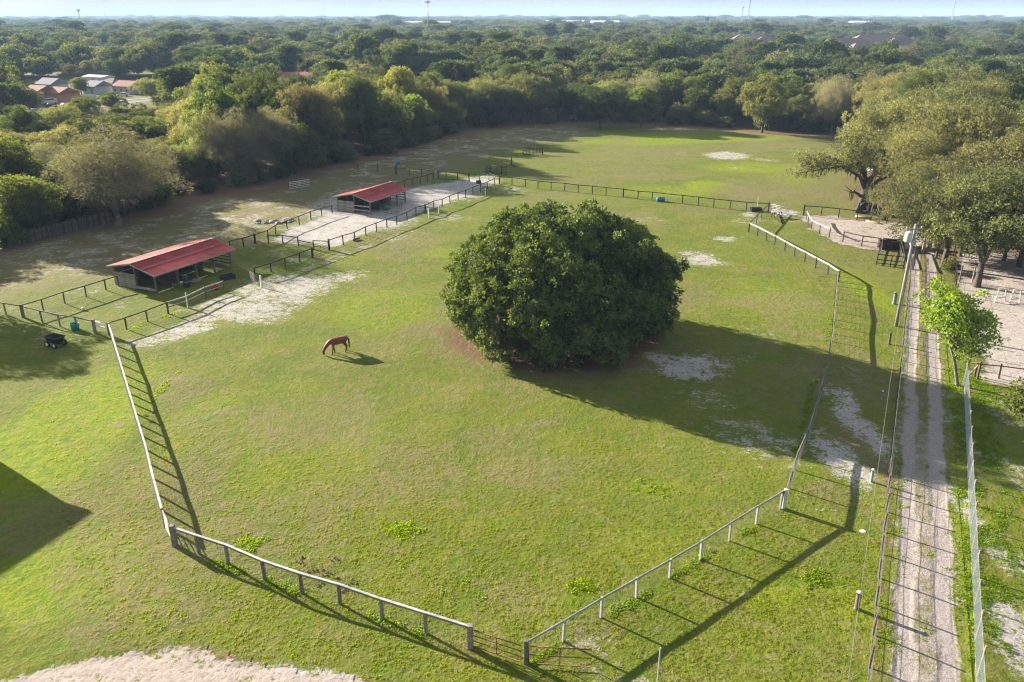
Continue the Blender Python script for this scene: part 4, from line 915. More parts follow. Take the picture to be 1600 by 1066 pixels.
def pipe_post(px, h, label, m, w=.2, cap=WHITE):
    v = gp(*px); o = empty('marker_post', (v.x, v.y, 0), 0, label, 'post')
    MB().lathe([(w / 2 * 1.15, -.2), (w / 2 * 1.15, .12), (w / 2, .14), (w / 2, h - .12)], 12).build('post', m, o, True)
    MB().lathe([(w / 2 * 1.04, h - .04), (w / 2 * 1.15, h - .01), (w / 2 * .9, h + .03), (0, h + .04)], 12).build('cap', cap, o, True)
    return o
pipe_post((1338, 953), 1.15, 'grey pipe post with white cap beside the wire fence', BROWNW, .26)
TEAL = mat('pale_green_plastic', (.28, .36, .33), (.22, .30, .27), 4, .5)
pipe_post((1361, 753), .95, 'pale green marker post in the shade of the big tree', TEAL, .2)
pipe_post((1377, 624), .75, 'short white topped marker at the edge of the big shade', GREYW, .16)
pipe_post((1397, 475), 1.3, 'grey green utility box post at the foot of the pole line', mat('grey_green', (.16, .20, .16), (.12, .15, .12), 4, .7), .40, bpy.data.materials['grey_green'])
pipe_post((1389, 538), 1.2, 'brown stub post beside the first utility pole', BROWNW, .22, BROWNW)

# board fence at the near left tree edge
def board_fence():
    A = gp(-30, 398); B = gp(176, 347); o = empty('board_fence', (A.x, A.y, 0), 0, 'old grey vertical board fence under the left tree edge', 'fence')
    d = (B - A); n = int(d.length / .2); mb = MB(); me = None
    bm_ = MB().box((0, 0, .85), (.175, .03, 1.8)).mesh('board', mat('old_dark_boards', (.12, .10, .085), (.07, .06, .05), 4, .9, .4, objvar=.35))
    for i in range(n):
        p = d * (i + .5) / n; mesh_obj('board', bm_, o, (p.x, p.y, FR.uniform(-.12, .03)), (0, FR.uniform(-.02, .02), math.atan2(d.y, d.x)))
    for z in (.5, 1.3): put_rail(o, Vector((0, .05, z)), d + Vector((0, .05, z)), GREYW, .05, .09)
board_fence()

# ---------------------------------------------------------------- barns
REDROOF = mat('red_roof_metal', (.380, .065, .060), (.280, .045, .045), 1.2, .75, .15, bscale=6, objvar=.16, spec=.15)
REDWORN = mat('worn_red_roof_metal', (.340, .085, .060), (.240, .050, .045), .9, .8, .15, bscale=6, objvar=.2, spec=.1, stretch=(1, .25, 1))
TRIM = mat('pale_green_trim', (.40, .42, .38), (.28, .30, .27), 5, .7)
PLANK = mat('silvery_planks', (.36, .33, .30), (.19, .17, .155), 3, .9, .5, stretch=(.35, 2, 4), objvar=.16)
DKPL = mat('dark_planks', (.085, .065, .055), (.045, .036, .03), 3, .9, .5, stretch=(.35, 2, 4), objvar=.2)
POSTW = mat('barn_post_wood', (.20, .165, .135), (.12, .10, .085), 4, .9, .4, objvar=.15)
def corrugated(L_, Wd, name):
    "sheet L_ long (x, ribs across) by Wd down the slope (y), waves run down the slope"
    n = 16; vs = []; fs = []
    for t in (0, -.012):
        for i in range(n + 1):
            x = L_ * i / n; z = (.012 if i % 2 else -.012) + t
            vs += [(x, 0, z), (x, Wd, z)]
    k = 2 * (n + 1)
    for i in range(n): fs += [(2 * i, 2 * i + 2, 2 * i + 3, 2 * i + 1), (k + 2 * i, k + 2 * i + 1, k + 2 * i + 3, k + 2 * i + 2), (2 * i, k + 2 * i, k + 2 * i + 2, 2 * i + 2), (2 * i + 1, 2 * i + 3, k + 2 * i + 3, k + 2 * i + 1)]
    return vs, fs
def barn(ox, oy, ang, Lb, Wf, Wr, eave, ridge, label, roofm, wall_rail=False, second=False):
    "local x along the ridge away from the camera, local y toward the rear"
    o = empty('horse_shelter', (ox, oy, zg(ox, oy)), ang, label, 'barn', 'red roofed horse shelters')
    yr = Wf; yb = Wf + Wr; ov = .55; rear_e = eave + .15
    def zr(y):
        return eave + (ridge - eave) * (y / yr) if y <= yr else ridge - (ridge - rear_e) * ((y - yr) / Wr)
    # roof sheets
    for (y0, y1) in ((yr, -ov), (yr, yb + ov)):
        a = Vector((0, y0, zr(y0) + .10)); z1 = zr(0) - (ridge - eave) / yr * ov if y1 < 0 else rear_e - (ridge - rear_e) / Wr * ov
        b = Vector((0, y1, z1 + .10)); sl_ = (b - a).length; ns = max(2, round((Lb + 2 * ov) / 1.9)); w = (Lb + 2 * ov) / ns
        rx = math.atan2(b.z - a.z, abs(b.y - a.y))
        for r_ in range(2):
            vs, fs = corrugated(w + .06, sl_ / 2 + .08, 's'); me = MB().add(vs, fs).mesh('roof_sheet', roofm[0 if y1 < 0 else 1])
            for i in range(ns):
                x = -ov + i * w; q = a.lerp(b, r_ * .5)
                s = mesh_obj('roof_sheet', me, o, (x if y1 > 0 else x + w + .06, q.y, q.z + (.03 if r_ == 0 else 0) + (i % 2) * .006))
                s.rotation_euler = (rx, 0, 0) if y1 > 0 else (rx, 0, math.pi) if False else ((rx, 0, 0) if y1 > 0 else (rx, 0, math.pi))
    MB().box((Lb / 2, yr, ridge + .155), (Lb + 2 * ov + .1, .42, .035)).build('ridge_cap', mat('pale_red_cap', (.50, .30, .26), (.42, .20, .17), 3, .6), o)
    def slope_beam(x, nm='fascia'):
        mb = MB(); mb.beam((x, -ov, zr(0) - (ridge - eave) / yr * ov + .03), (x, yr, ridge + .03), .05, .16); mb.beam((x, yr, ridge + .03), (x, yb + ov, rear_e - (ridge - rear_e) / Wr * ov + .03), .05, .16)
        mb.build(nm, TRIM, o)
    slope_beam(-ov + .03); slope_beam(Lb + ov - .03)
    MB().beam((-ov, -ov + .02, zr(0) - (ridge - eave) / yr * ov + .02), (Lb + ov, -ov + .02, zr(0) - (ridge - eave) / yr * ov + .02), .05, .17).build('fascia', TRIM, o)
    for y in (0, yr, yb): MB().beam((0, y, zr(y) - .03), (Lb, y, zr(y) - .03), .09, .18).build('roof_beam', POSTW, o)
    for i in range(int(Lb / 1.2) + 1):
        mb = MB(); x = min(Lb, i * 1.2); mb.beam((x, -ov + .1, zr(0) - .1), (x, yr, ridge + .03), .05, .1); mb.beam((x, yr, ridge + .03), (x, yb + ov - .1, rear_e - .12), .05, .1); mb.build('rafter', DKPL, o)
    # posts
    bays = [0, Lb * .27, Lb * .52, Lb * .76, Lb]
    for x in bays:
        for y in (0, yr, yb):
            if second and y == 0 and x == bays[1]: continue
            mb = MB(); mb.box((0, 0, (zr(y)) / 2 - .1), (.17, .17, zr(y) + .15)); mb.build('post', POSTW, o, loc=(x, y, 0))
    # plank wall on the near gable (rear half), rear wall, dividers
    def wall(a, b, z0, z1, m, n=None, gap=.012, th=.04):
        a = Vector(a); b = Vector(b); d = b - a; n = n or max(2, round((z1 - z0) / .22)); hh = (z1 - z0) / n
        me = MB().box((d.length / 2, 0, 0), (d.length, th, hh - gap)).mesh('plank', m)
        for i in range(n): mesh_obj('plank', me, o, (a.x, a.y, z0 + hh * (i + .5)), (0, FR.uniform(-.004, .004), math.atan2(d.y, d.x)))
    wall((-.11, yr, 0), (-.11, yb + .05, 0), .05, 1.75, PLANK, 6)
    wall((Lb * .52, yr, 0), (Lb * .52, yb, 0), .1, 1.8, DKPL)
    wall((0, yb + .11, 0), (Lb * .80, yb + .11, 0), .1, 2.15, DKPL, 8)
    wall((Lb * .27, .2, 0), (Lb * .27, yb, 0), .1, 1.5, DKPL, 6)
    wall((Lb * .76, yr * .6, 0), (Lb * .76, yb, 0), .05, 2.0, PLANK, 7)
    # rails at the far open end and stall front
    for z in (.45, .85, 1.25, 1.6): MB().beam((Lb + .02, .1, z), (Lb + .02, yb, z), .05, .12).build('rail', DARKW, o)
    if second:
        for z in (.55, 1.2): MB().beam((-.12, 0, z), (-.12, yr, z), .06, .16).build('rail', PALEW, o)
    else:
        MB().beam((-.12, .05, .3), (-.12, yr, .3), .3, .2).build('sill_beam', PLANK, o)
    return o
BA = math.atan2(.898, .44)
barn(-40.2, 87.5, BA, 11.6, 3.1, 3.4, 2.25, 3.05, 'nearer red roofed open horse shelter with silvery plank end wall', (REDROOF, REDWORN))
barn(-22.3, 126.3, BA, 10.0, 3.0, 3.2, 2.2, 3.0, 'farther red roofed open horse shelter standing on white sand', (REDROOF, REDWORN), second=True)
def local(o_x, o_y, lx, ly): return (o_x + lx * math.cos(BA) - ly * math.sin(BA), o_y + lx * math.sin(BA) + ly * math.cos(BA))
# things in and around the shelters
RED = mat('red_plastic', (.55, .03, .03), (.42, .02, .02), 4, .4); TURQ = mat('turquoise_plastic', (.03, .32, .30), (.02, .24, .23), 4, .4)
GREENP = mat('green_plastic', (.03, .36, .20), (.02, .28, .16), 4, .4); BLUEP = mat('blue_plastic', (.03, .16, .42), (.02, .22, .38), 4, .4); ORANGE = mat('orange_plastic', (.65, .20, .04), (.5, .14, .03), 4, .5)
NAVY = mat('dark_blue_plastic', (.02, .035, .055), (.015, .02, .035), 4, .5)
def bucket(x, y, m, label, r=.3, h=.4, z=0., cat='bucket', name='bucket'):
    o = empty(name, (x, y, z + zg(x, y)), 0, label, cat)
    MB().lathe([(0, .02), (r * .8, .02), (r, h), (r + .02, h), (r + .02, h - .03), (r * .84, 0), (0, 0)], 14).build('tub', m, o, True)
    mb = MB(); mb.tube([(r * math.cos(a), r * .25, h + r * .8 * math.sin(a)) for a in [math.pi * k / 8 for k in range(9)]], .012, 5); mb.build('handle', STEEL, o)
    return o
v = gp(336, 452); bucket(v.x, v.y, RED, 'bright red tub by the pale two rail fence', .42, .55, cat='tub')
v = gp(118, 515); bucket(v.x, v.y, TURQ, 'turquoise tub hanging by the grey fence behind the black cart', .42, .7)
v = gp(1012, 314) if False else gp(606, 328); bucket(v.x, v.y, GREENP, 'green tub inside the dark pipe pen of the farther shelter', .5, .6, cat='tub')
v = gp(622, 257); bucket(v.x, v.y, BLUEP, 'blue tub lying in the leaf litter at the tree edge', .5, .5, cat='tub')
def barrel(x, y, rz, m, label, r=.3, l=.9, z=.3, upright=False, group=None):
    o = empty('barrel', (x, y, z), rz, label, 'barrel', group); pr = [(0, -l / 2), (r * .93, -l / 2), (r, -l / 2 + .05), (r * .97, -l / 6), (r, 0), (r * .97, l / 6), (r, l / 2 - .05), (r * .93, l / 2), (0, l / 2)]
    MB().lathe(pr, 16, axis='Z' if upright else 'X').build('drum', m, o, True)
    MB().lathe([(r * 1.03, -.03), (r * 1.03, .03)], 16, axis='Z' if upright else 'X').build('hoop', STEEL, o, True); return o
v = gp(1032, 315); barrel(v.x, v.y, .1, BLUEP, 'blue barrel trough lying along the far pasture fence', .38, 1.3, .38)
v = gp(302, 456) if False else gp(292, 448); barrel(v.x, v.y, 0, NAVY, 'tall dark drum at the front post of the nearer shelter', .38, 1.3, .65, True)
v = gp(1416, 366, 1.2)
for i, px in enumerate(((1414, 388), (1421, 385))):
    q = gp(*px); barrel(q.x, q.y, .5, WHITE, ('upright white drum nearer the pen' if i == 0 else 'upright white drum nearer the utility pole'), .42, 1.9, .95, True)
def trough(x, y, rz, w, d, h, m, label, name='water_trough'):
    o = empty(name, (x, y, zg(x, y)), rz, label, 'trough'); mb = MB(); t = .05
    for c, s in (((0, -d / 2, h / 2), (w, t, h)), ((0, d / 2, h / 2), (w, t, h)), ((-w / 2, 0, h / 2), (t, d - t, h)), ((w / 2, 0, h / 2), (t, d - t, h)), ((0, 0, .06), (w - t, d - t, .1))): mb.box(c, s)
    mb.build('tub', m, o); mb = MB()
    for c, s in (((0, -d / 2 - .01, h + .02), (w + .1, .1, .05)), ((0, d / 2 + .01, h + .02), (w + .1, .1, .05))): mb.box(c, s)
    mb.build('rim', m, o); MB().box((0, 0, h * .7), (w - .08, d - .08, .01)).build('water', mat('trough_water', (.03, .04, .045), None, 2, .08, spec=.6), o); return o
v = gp(1181, 330); trough(v.x, v.y, .1, 1.7, .7, .5, BLACK, 'black trough beside the pale stake at the far fence')
v = gp(1391, 389); trough(v.x, v.y, .05, 3.0, 1.3, 1.1, mat('dark_brown_bin', (.05, .028, .022), (.03, .02, .018), 3, .8), 'dark brown open bin inside the small pen', 'feed_bin')
v = gp(356, 436); trough(v.x, v.y, .8, 1.6, .7, .5, NAVY, 'dark trough on the wet sand by the nearer shelter')
v = gp(748, 287); trough(v.x, v.y, .1, .9, .6, .5, BLACK, 'small black trough at the far end of the sandy paddock')
def pallet(px, rz, label):
    v = gp(*px); o = empty('pallet', (v.x, v.y, zg(v.x, v.y) + .02), rz, label, 'pallet')
    for i in range(3): MB().box((0, -.5 + i * .5, .05), (1.2, .09, .09)).build('bearer', PLANK, o)
    me = MB().box((0, 0, .11), (.13, 1.1, .025)).mesh('board', TANW)
    for i in range(7): mesh_obj('board', me, o, (-.54 + i * .18, 0, 0))
pallet((277, 443), .4, 'wooden pallet lying in the shade at the nearer shelter'); pallet((305, 439), 1.3, 'wooden pallet lying in the light inside the nearer shelter')
x, y = local(-22.3, 126.3, 3.4, 2.4)
o = empty('hanging_disc', (x, y, 1.15), 0, 'orange round target hanging in the farther shelter', 'disc'); MB().lathe([(0, -.03), (.3, -.03), (.34, 0), (.3, .03), (0, .03)], 18, axis='Y').build('disc', ORANGE, o)
MB().lathe([(.08, -.05), (.08, .05), (0, .05)], 10, axis='Y').build('hub', BLACK, o)
# low pipe pen with maroon rails at the farther shelter
for i, (a, b) in enumerate((((600, 334), (619, 337)), ((619, 337), (628, 327)))):
    gate('corral_panel', gp(*a), gp(*b), .95, mat('maroon_pipe', (.16, .03, .035), (.10, .02, .025), 6, .6), ('maroon pipe panel facing the fence at the farther shelter', 'maroon pipe panel at the side of the farther shelter')[i], bars=2, verts=3)
# water hose line: a loose rail on two posts near the shelter
v = gp(400, 470)
def rocks(name, px0, px1, n, r0, r1, m, label, cat, seed, group):
    rr = random.Random(seed); a = gp(*px0); b = gp(*px1)
    for i in range(n):
        p = a.lerp(b, rr.random()); r = rr.uniform(r0, r1); mb = MB(); pr = [(0, -.3), (.8, -.25), (1.0, .1), (.75, .5), (.3, .72), (0, .75)]
        mb.lathe([(q * r * rr.uniform(.8, 1.2), z * r * .7) for q, z in pr], 7); mb.v = [(x + rr.uniform(-.15, .15) * r, y + rr.uniform(-.15, .15) * r, z) for x, y, z in mb.v]
        o = mb.build(name, m, None, True); o.location = (p.x + rr.uniform(-.5, .5), p.y + rr.uniform(-1.2, 1.2), zg(p.x, p.y)); o.rotation_euler = (0, 0, rr.uniform(0, 6)); tag(o, label, cat, group)
rocks('rubble_lump', (402, 348), (458, 345), 22, .25, .6, mat('grey_rubble', (.30, .28, .26), (.14, .13, .12), 3, .9, .6, objvar=.3), 'grey broken log or block in the heap behind the rear paddock fence', 'rubble', 4, 'grey heap behind the rear paddock fence')
rocks('rubble_lump', (436, 350), (450, 347), 3, .35, .6, mat('purple_tarp', (.18, .16, .36), (.12, .11, .26), 3, .6), 'purple blue bundle in the grey heap', 'bundle', 8, 'purple bundles in the grey heap')
# droppings on the grass
DUNG = mat('dung', (.14, .085, .05), (.24, .17, .11), 9, .95, .8)
for i, (px, r) in enumerate((((470, 875), .3), ((481.5, 892), .28), ((496, 890), .3), ((509, 896), .3), ((521, 871), .32), ((550, 910), .34), ((497, 912), .26), ((537, 923), .28), ((525, 903), .22), ((229, 650), .22), ((240, 645), .26),
                             ((236, 660), .2), ((1253, 640), .3), ((1248, 645), .2), ((1279, 438), .35), ((1284, 432), .3), ((1291, 443), .3), ((1252, 644), .2))):
    rr = random.Random(i); v = gp(*px); mb = MB()
    for k in range(9): a = rr.uniform(0, 6.28); d = rr.uniform(0, r); s = rr.uniform(.03, .075); mb.lathe([(0, -s * .5), (s, 0), (s * .7, s * .6), (0, s * .8)], 6, (d * math.cos(a), d * math.sin(a), .04))
    o = mb.build('dung_pile', DUNG); o.location = (v.x, v.y, zg(v.x, v.y)); tag(o, 'small brown heap of dung on the pasture grass', 'dung', 'dung heaps on the pasture grass', 'thing')
v = gp(1348, 831); tag(MB().lathe([(0, .03), (.16, .03), (.18, .01), (.18, -.05)], 14).build('white_disc', WHITE, None, loc=(v.x, v.y, .03)), 'small round white disc in the grass beside the wires', 'cover')  # plain white disc marking a small pale spot of unknown nature
v = gp(130, 484); tag(MB().lathe([(0, .25), (.12, .22), (.2, .1), (.16, -.05)], 12).build('white_ball', WHITE, None, True, loc=(v.x, v.y, .03)), 'small white block on the grass of the first paddock', 'salt block')

# black dump cart
def cart():
    v = gp(88, 540); o = empty('dump_cart', (v.x, v.y, zg(v.x, v.y)), rad(-24), 'black dump cart with pale wheel rims parked on the lawn', 'cart'); mb = MB()
    b, t, z0, z1 = (.55, .36), (.82, .52), .42, .98; vs = []
    for (hx, hy), z in ((b, z0), (t, z1)): vs += [(-hx, -hy, z), (hx, -hy, z), (hx, hy, z), (-hx, hy, z)]
    vi = [(x * .94, y * .92, z + (.04 if z == z0 else 0)) for x, y, z in vs]
    mb.add(vs + vi, [(3, 2, 1, 0), (0, 1, 5, 4), (1, 2, 6, 5), (2, 3, 7, 6), (3, 0, 4, 7), (8, 9, 10, 11), (12, 13, 9, 8), (13, 14, 10, 9), (14, 15, 11, 10), (15, 12, 8, 11), (4, 5, 13, 12), (5, 6, 14, 13), (6, 7, 15, 14), (7, 4, 12, 15)])
    mb.build('tub', BLACK, o)
    mb = MB()
    for y in (-.54, .54): mb.beam((-.86, y, 1.0), (.86, y, 1.0), .05, .05)
    for x in (-.85, .85): mb.beam((x, -.5, 1.0), (x, .5, 1.0), .05, .05)
    mb.build('rim_rail', mat('brown_edge', (.14, .10, .08), None, 4, .6), o)
    for x in (-.45, .5):
        for y in (-.55, .55):
            w = MB().lathe([(.15, -.07), (.27, -.08), (.3, -.04), (.3, .04), (.27, .08), (.15, .07)], 18, axis='Y').build('wheel', BLACK, o, True, loc=(x, y, .3))
            MB().lathe([(0, -.05), (.13, -.075), (.16, -.07), (.16, .07), (.13, .075), (0, .05)], 14, axis='Y').build('rim', WHITE, w, True)
    mb = MB(); mb.beam((-.6, 0, .36), (1.2, 0, .36), .1, .08); mb.beam((-.45, -.55, .3), (-.45, .55, .3), .05, .05); mb.beam((.5, -.55, .3), (.5, .55, .3), .05, .05); mb.tube([(1.15, 0, .36), (1.25, 0, .6), (1.05, 0, .95)], .03, 6); mb.tube([(1.05, -.2, .95), (1.05, .2, .95)], .03, 6); mb.build('drawbar', BLACK, o)
cart()

# ---- horse, grazing
def skin_body(name, nodes, edges, m, parent, root=0, sub=2):
    me = bpy.data.meshes.new(name); me.from_pydata([n[0] for n in nodes], edges, []); o = mesh_obj(name, me, parent)
    me.materials.append(m); sk = o.modifiers.new('skin', 'SKIN'); d = me.skin_vertices[0].data if me.skin_vertices else None
    if d is None:
        bpy.context.view_layer.objects.active = o; bpy.ops.object.modifier_remove(modifier='skin') if False else None
    return o, me
def horse():
    v = gp(531, 550.5); o = empty('horse', (v.x, v.y, zg(v.x, v.y)), math.atan2(-.50, -.87), 'chestnut horse with dark tail grazing alone in the pasture', 'horse'); o.scale = (1.06, 1.15, 1.06)
    # x forward; y left
    Nn = []; E_ = []
    def chain(pts, start=None):
        last = start
        for p, r in pts:
            Nn.append((p, r)); i = len(Nn) - 1
            if last is not None: E_.append((last, i))
            last = i
        return last
    chain([((-.42, 0, 1.20), (.33, .33))])                                     # pelvis, root
    chain([((-.10, 0, 1.12), (.34, .36)), ((.22, 0, 1.10), (.34, .36)), ((.52, 0, 1.13), (.30, .35))], 0)   # barrel, 1 2 3
    chain([((-.74, 0, 1.16), (.26, .30))], 0)                                  # croup 4
    nk = chain([((.76, 0, 1.16), (.21, .28)), ((.98, 0, .98), (.15, .22)), ((1.20, 0, .74), (.12, .18)), ((1.36, 0, .52), (.10, .14))], 3)
    chain([((1.46, 0, .38), (.12, .15)), ((1.43, 0, .22), (.09, .115)), ((1.40, 0, .08), (.065, .08)), ((1.385, 0, .02), (.045, .055))], nk)
    for y, dx in ((.15, .10), (-.15, -.16)):                                    # front legs
        chain([((.56, y * .8, .92), (.16, .18)), ((.56 + dx * .4, y, .70), (.105, .12)), ((.58 + dx * .8, y, .42), (.072, .08)), ((.58 + dx * 1.1, y, .22), (.055, .06)), ((.59 + dx * 1.3, y, .09), (.06, .06)), ((.62 + dx * 1.4, y, .02), (.075, .075))], 3)
    for y, dx in ((.15, .12), (-.15, -.10)):                                    # hind legs
        chain([((-.50, y * .9, .98), (.20, .24)), ((-.44 + dx * .3, y, .76), (.14, .17)), ((-.66 + dx * .6, y, .50), (.08, .095)), ((-.62 + dx * .9, y, .28), (.058, .062)), ((-.60 + dx, y, .10), (.06, .06)), ((-.55 + dx, y, .02), (.075, .075))], 0)
    me = bpy.data.meshes.new('body'); me.from_pydata([n[0] for n in Nn], E_, [])
    b = mesh_obj('body', me, o)
    HC = mat('chestnut_coat', (.210, .058, .020), (.130, .036, .014), 2.0, .5, .1, spec=.4)
    me.materials.append(HC)
    md = b.modifiers.new('skin', 'SKIN'); md.use_smooth_shade = True
    with bpy.context.temp_override(object=b, active_object=b): 
        for v_ in range(1): pass
    if not me.skin_vertices:
        bpy.context.view_layer.objects.active = b; b.select_set(True); bpy.ops.object.mode_set(mode='EDIT'); bpy.ops.mesh.customdata_skin_add() if bpy.ops.mesh.customdata_skin_add.poll() else None; bpy.ops.object.mode_set(mode='OBJECT')
    sv = me.skin_vertices[0].data
    for i, (p, r) in enumerate(Nn): sv[i].radius = (r[1] if False else r[0], r[1])
    sv[0].use_root = True
    b.modifiers.new('smooth', 'SUBSURF').levels = 1; b.modifiers['smooth'].render_levels = 1
    DK = mat('dark_mane', (.030, .016, .010), (.05, .025, .014), 6, .7)
    rr = random.Random(2); mb = MB()
    for k in range(26):
        y = rr.uniform(-.05, .05); x = rr.uniform(-.04, .03); mb.tube([(-.72, y * .3, 1.27), (-.86 + x, y, 1.12), (-.90 + x, y * 1.3, .62), (-.88 + x, y * 1.5, .22 + rr.uniform(0, .15))], [.03, .036, .03, .008], 5)
    mb.build('tail', DK, o, True); mb = MB()
    for k in range(40):
        t = k / 39; p = Vector((.70, 0, 1.34)).lerp(Vector((1.44, 0, .56)), t) + Vector((0, 0, .07 * math.sin(t * 3.1))); s = rr.choice((-1, 1, 1)); mb.tube([p, p + Vector((.02, .09 * s, -.03)), p + Vector((-.03, .13 * s, -.2))], [.02, .016, .005], 4)
    mb.build('mane', DK, o, True)
    for s in (-1, 1): MB().lathe([(.035, 0), (.03, .06), (0, .13)], 6).build('ear', HC, o, True, loc=(1.40, .06 * s, .50), rot=(-.3 * s, .9, 0))
    for x, y in ((.76, .15), (.40, -.15), (-.43, .15), (-.65, -.15)): MB().lathe([(.062, 0), (.05, .07), (0, .07)], 10).build('hoof', mat('hoof', (.30, .26, .20), None, 4, .6) if x in (-.43, -.65) else BLACK, o, loc=(x, y, -.005))
horse()

# ---- tyres at the mossy oak
RUB = mat('tyre_rubber', (.030, .030, .032), (.050, .048, .045), 5, .75, .5)
def tyre(px, R, rz, tilt, label, group='big tyres under the mossy oak'):
    v = gp(*px); o = empty('big_tyre', (v.x, v.y, R * .93), rz, label, 'tyre', group); o.rotation_euler = (tilt, 0, rz)
    MB().lathe([(R * .55, -.2), (R * .8, -.26), (R * .97, -.2), (R, -.1), (R, .1), (R * .97, .2), (R * .8, .26), (R * .55, .2), (R * .55, -.2)], 24, axis='Y').build('casing', RUB, o, True)
    mb = MB()
    for k in range(22):
        a = 2 * math.pi * k / 22; d = Vector((math.cos(a), 0, math.sin(a))); mb.beam(d * R * .99 + Vector((0, -.2, 0)), d * R * 1.02 + Vector((0, .2, 0)), .08, .08)
    mb.build('tread', RUB, o)
for i, (px, R, rz, t) in enumerate((((1340, 332), .78, 1.2, .25), ((1349, 333), .9, .15, .1), ((1357, 334), .9, 1.1, .05), ((1365, 335), .82, 1.25, .1), ((1372, 337), .72, 1.3, .2), ((1382, 344), .5, .9, .3))):
    tyre(px, R, rz, t, ['leftmost of the tyres, leaning at the left of the oak trunk', 'large tyre flat on against the oak trunk', 'large tyre edge on just right of the trunk', 'fourth tyre from the left under the mossy oak', 'fifth tyre from the left under the mossy oak', 'small tyre by itself at the right end of the row'][i])
def log(a, b, r, label, m=BARK_G):
    A, B = gp(*a), gp(*b); o = MB().tube([A + Vector((0, 0, r)), A.lerp(B, .5) + Vector((0, .1, r)), B + Vector((0, 0, r))], [r, r * .9, r * .8], 9).build('log', m, None, True); tag(o, label, 'log')
log((1336, 340), (1362, 343), .18, 'pale log lying in front of the tyres', TANW); log((1350, 346), (1378, 352), .14, 'thin log behind the far arena fence', TANW)
log((552, 377), (562, 374), .15, 'brown log on the sand inside the second paddock fence', BROWNW)
# mounting block by the short fence; stake with heap in the far pasture
def mounting_block():
    v = gp(1213, 340); o = empty('mounting_block', (v.x, v.y, 0), .3, 'pale wooden step block near the short dark fence', 'mounting block')
    MB().box((0, 0, .92), (1.5, .5, .08)).build('top', PALEW, o); MB().box((0, -.5, .5), (1.2, .4, .06)).build('step', PALEW, o)
    for x in (-.65, .65):
        for y in (-.25, .25): MB().beam((x, y * 1.6, 0), (x, y * .8, .9), .09, .09).build('leg', DARKW, o)
mounting_block()
log((1222, 350), (1216, 337), .12, 'dark strip standing in for the shadow by the step block', DARKW)  # dark tube laid on the ground in place of the step block's shadow
lone_post((799, 258.5), 1.9, DARKW, 'dark post with a black heap at its foot in the far pasture', .22)
rocks('black_heap', (802, 259), (808, 259), 2, .35, .45, BLACK, 'black bag lying at the foot of the dark post in the far pasture', 'bag', 5, 'black bags at the dark post')

# ---------------------------------------------------------------- utility line
CONC = mat('pole_wood', (.30, .275, .25), (.20, .18, .165), 5, .85, .4, stretch=(2, 2, .4))
def poles():
    v = gp(1400, 510); o = empty('utility_pole', (v.x, v.y, 0), 0, 'grey wooden utility pole with pale transformer beside the drive', 'utility pole')
    top = gp(1427, 352, 10.3)
    t = Vector((.25, .3, 10.4)); MB().tube([(0, 0, -.4), t * .5, t], [.19, .165, .135], 12).build('pole', CONC, o, True)
    MB().lathe([(0, -.5), (.3, -.48), (.34, -.4), (.34, .4), (.3, .48), (0, .5)], 16).build('transformer', mat('pale_transformer', (.55, .56, .56), (.45, .46, .46), 5, .5), o, True, loc=(-.35, .1, 9.2))
    MB().box((.15, .2, 8.6), (.34, .3, .5)).build('meter_box', STEEL, o); MB().beam((-.7, .2, 9.95), (1.0, .45, 9.95), .09, .11).build('crossarm', CONC, o)
    for x in (-.6, .15, .9): MB().lathe([(.03, 0), (.06, .05), (.03, .1), (.06, .15), (0, .2)], 10).build('insulator', WHITE, o, True, loc=(x, .3 + x * .1, 10.0))
    w = gp(1441, 396); o2 = empty('utility_pole', (w.x, w.y, 0), 0, 'thin pale utility pole rising out of the oaks behind the first pole', 'utility pole')
    tz = 9.6; h2 = Vector((.3, .3, 10.2)); MB().tube([(0, 0, -.4), h2], [.16, .10], 10).build('pole', mat('pale_pole', (.50, .46, .41), (.38, .34, .30), 5, .8), o2, True)
    MB().lathe([(.05, 0), (.05, .2), (0, .22)], 8).build('insulator', WHITE, o2, True, loc=(.3, .3, 10.15))
    # the two long wires from the first pole over the grass toward and past the camera
    A = Vector((v.x, v.y, 0)) + Vector((-.1, .2, 9.9))
    WM = mat('bright_wire', (.25, .25, .24), (.18, .18, .17), 5, .5, metal=.3)
    for i, (p1, p2) in enumerate((((1371, 760), (1325, 1066)), ((1380, 760), (1348, 1035)))):
        B = gp(*p2, 8.2); B = B + (B - A) * .9; B.z = 9.2 - .0
        pts = []
        a_ = A + Vector((i * .5, 0, 0))
        for k in range(25): t_ = k / 24; q = a_.lerp(B, t_); q.z = a_.z + (9.2 - a_.z) * t_ - 1.4 * math.sin(math.pi * t_); pts.append(q)
        tag(MB().tube(pts, .009, 5, False).build('power_line', WM), ('power line nearer the pasture fence running down from the first pole', 'power line nearer the drive running down from the first pole')[i], 'power line')
    a_ = Vector((v.x, v.y, 0)) + Vector((.2, .3, 9.9)); b_ = o2.location + Vector((.3, .3, 10.1)); pts = []
    for k in range(13): t_ = k / 12; q = a_.lerp(b_, t_); q.z -= .5 * math.sin(math.pi * t_); pts.append(q)
    tag(MB().tube(pts, .014, 5, False).build('power_line', WM), 'short power line between the two utility poles', 'power line')
poles()
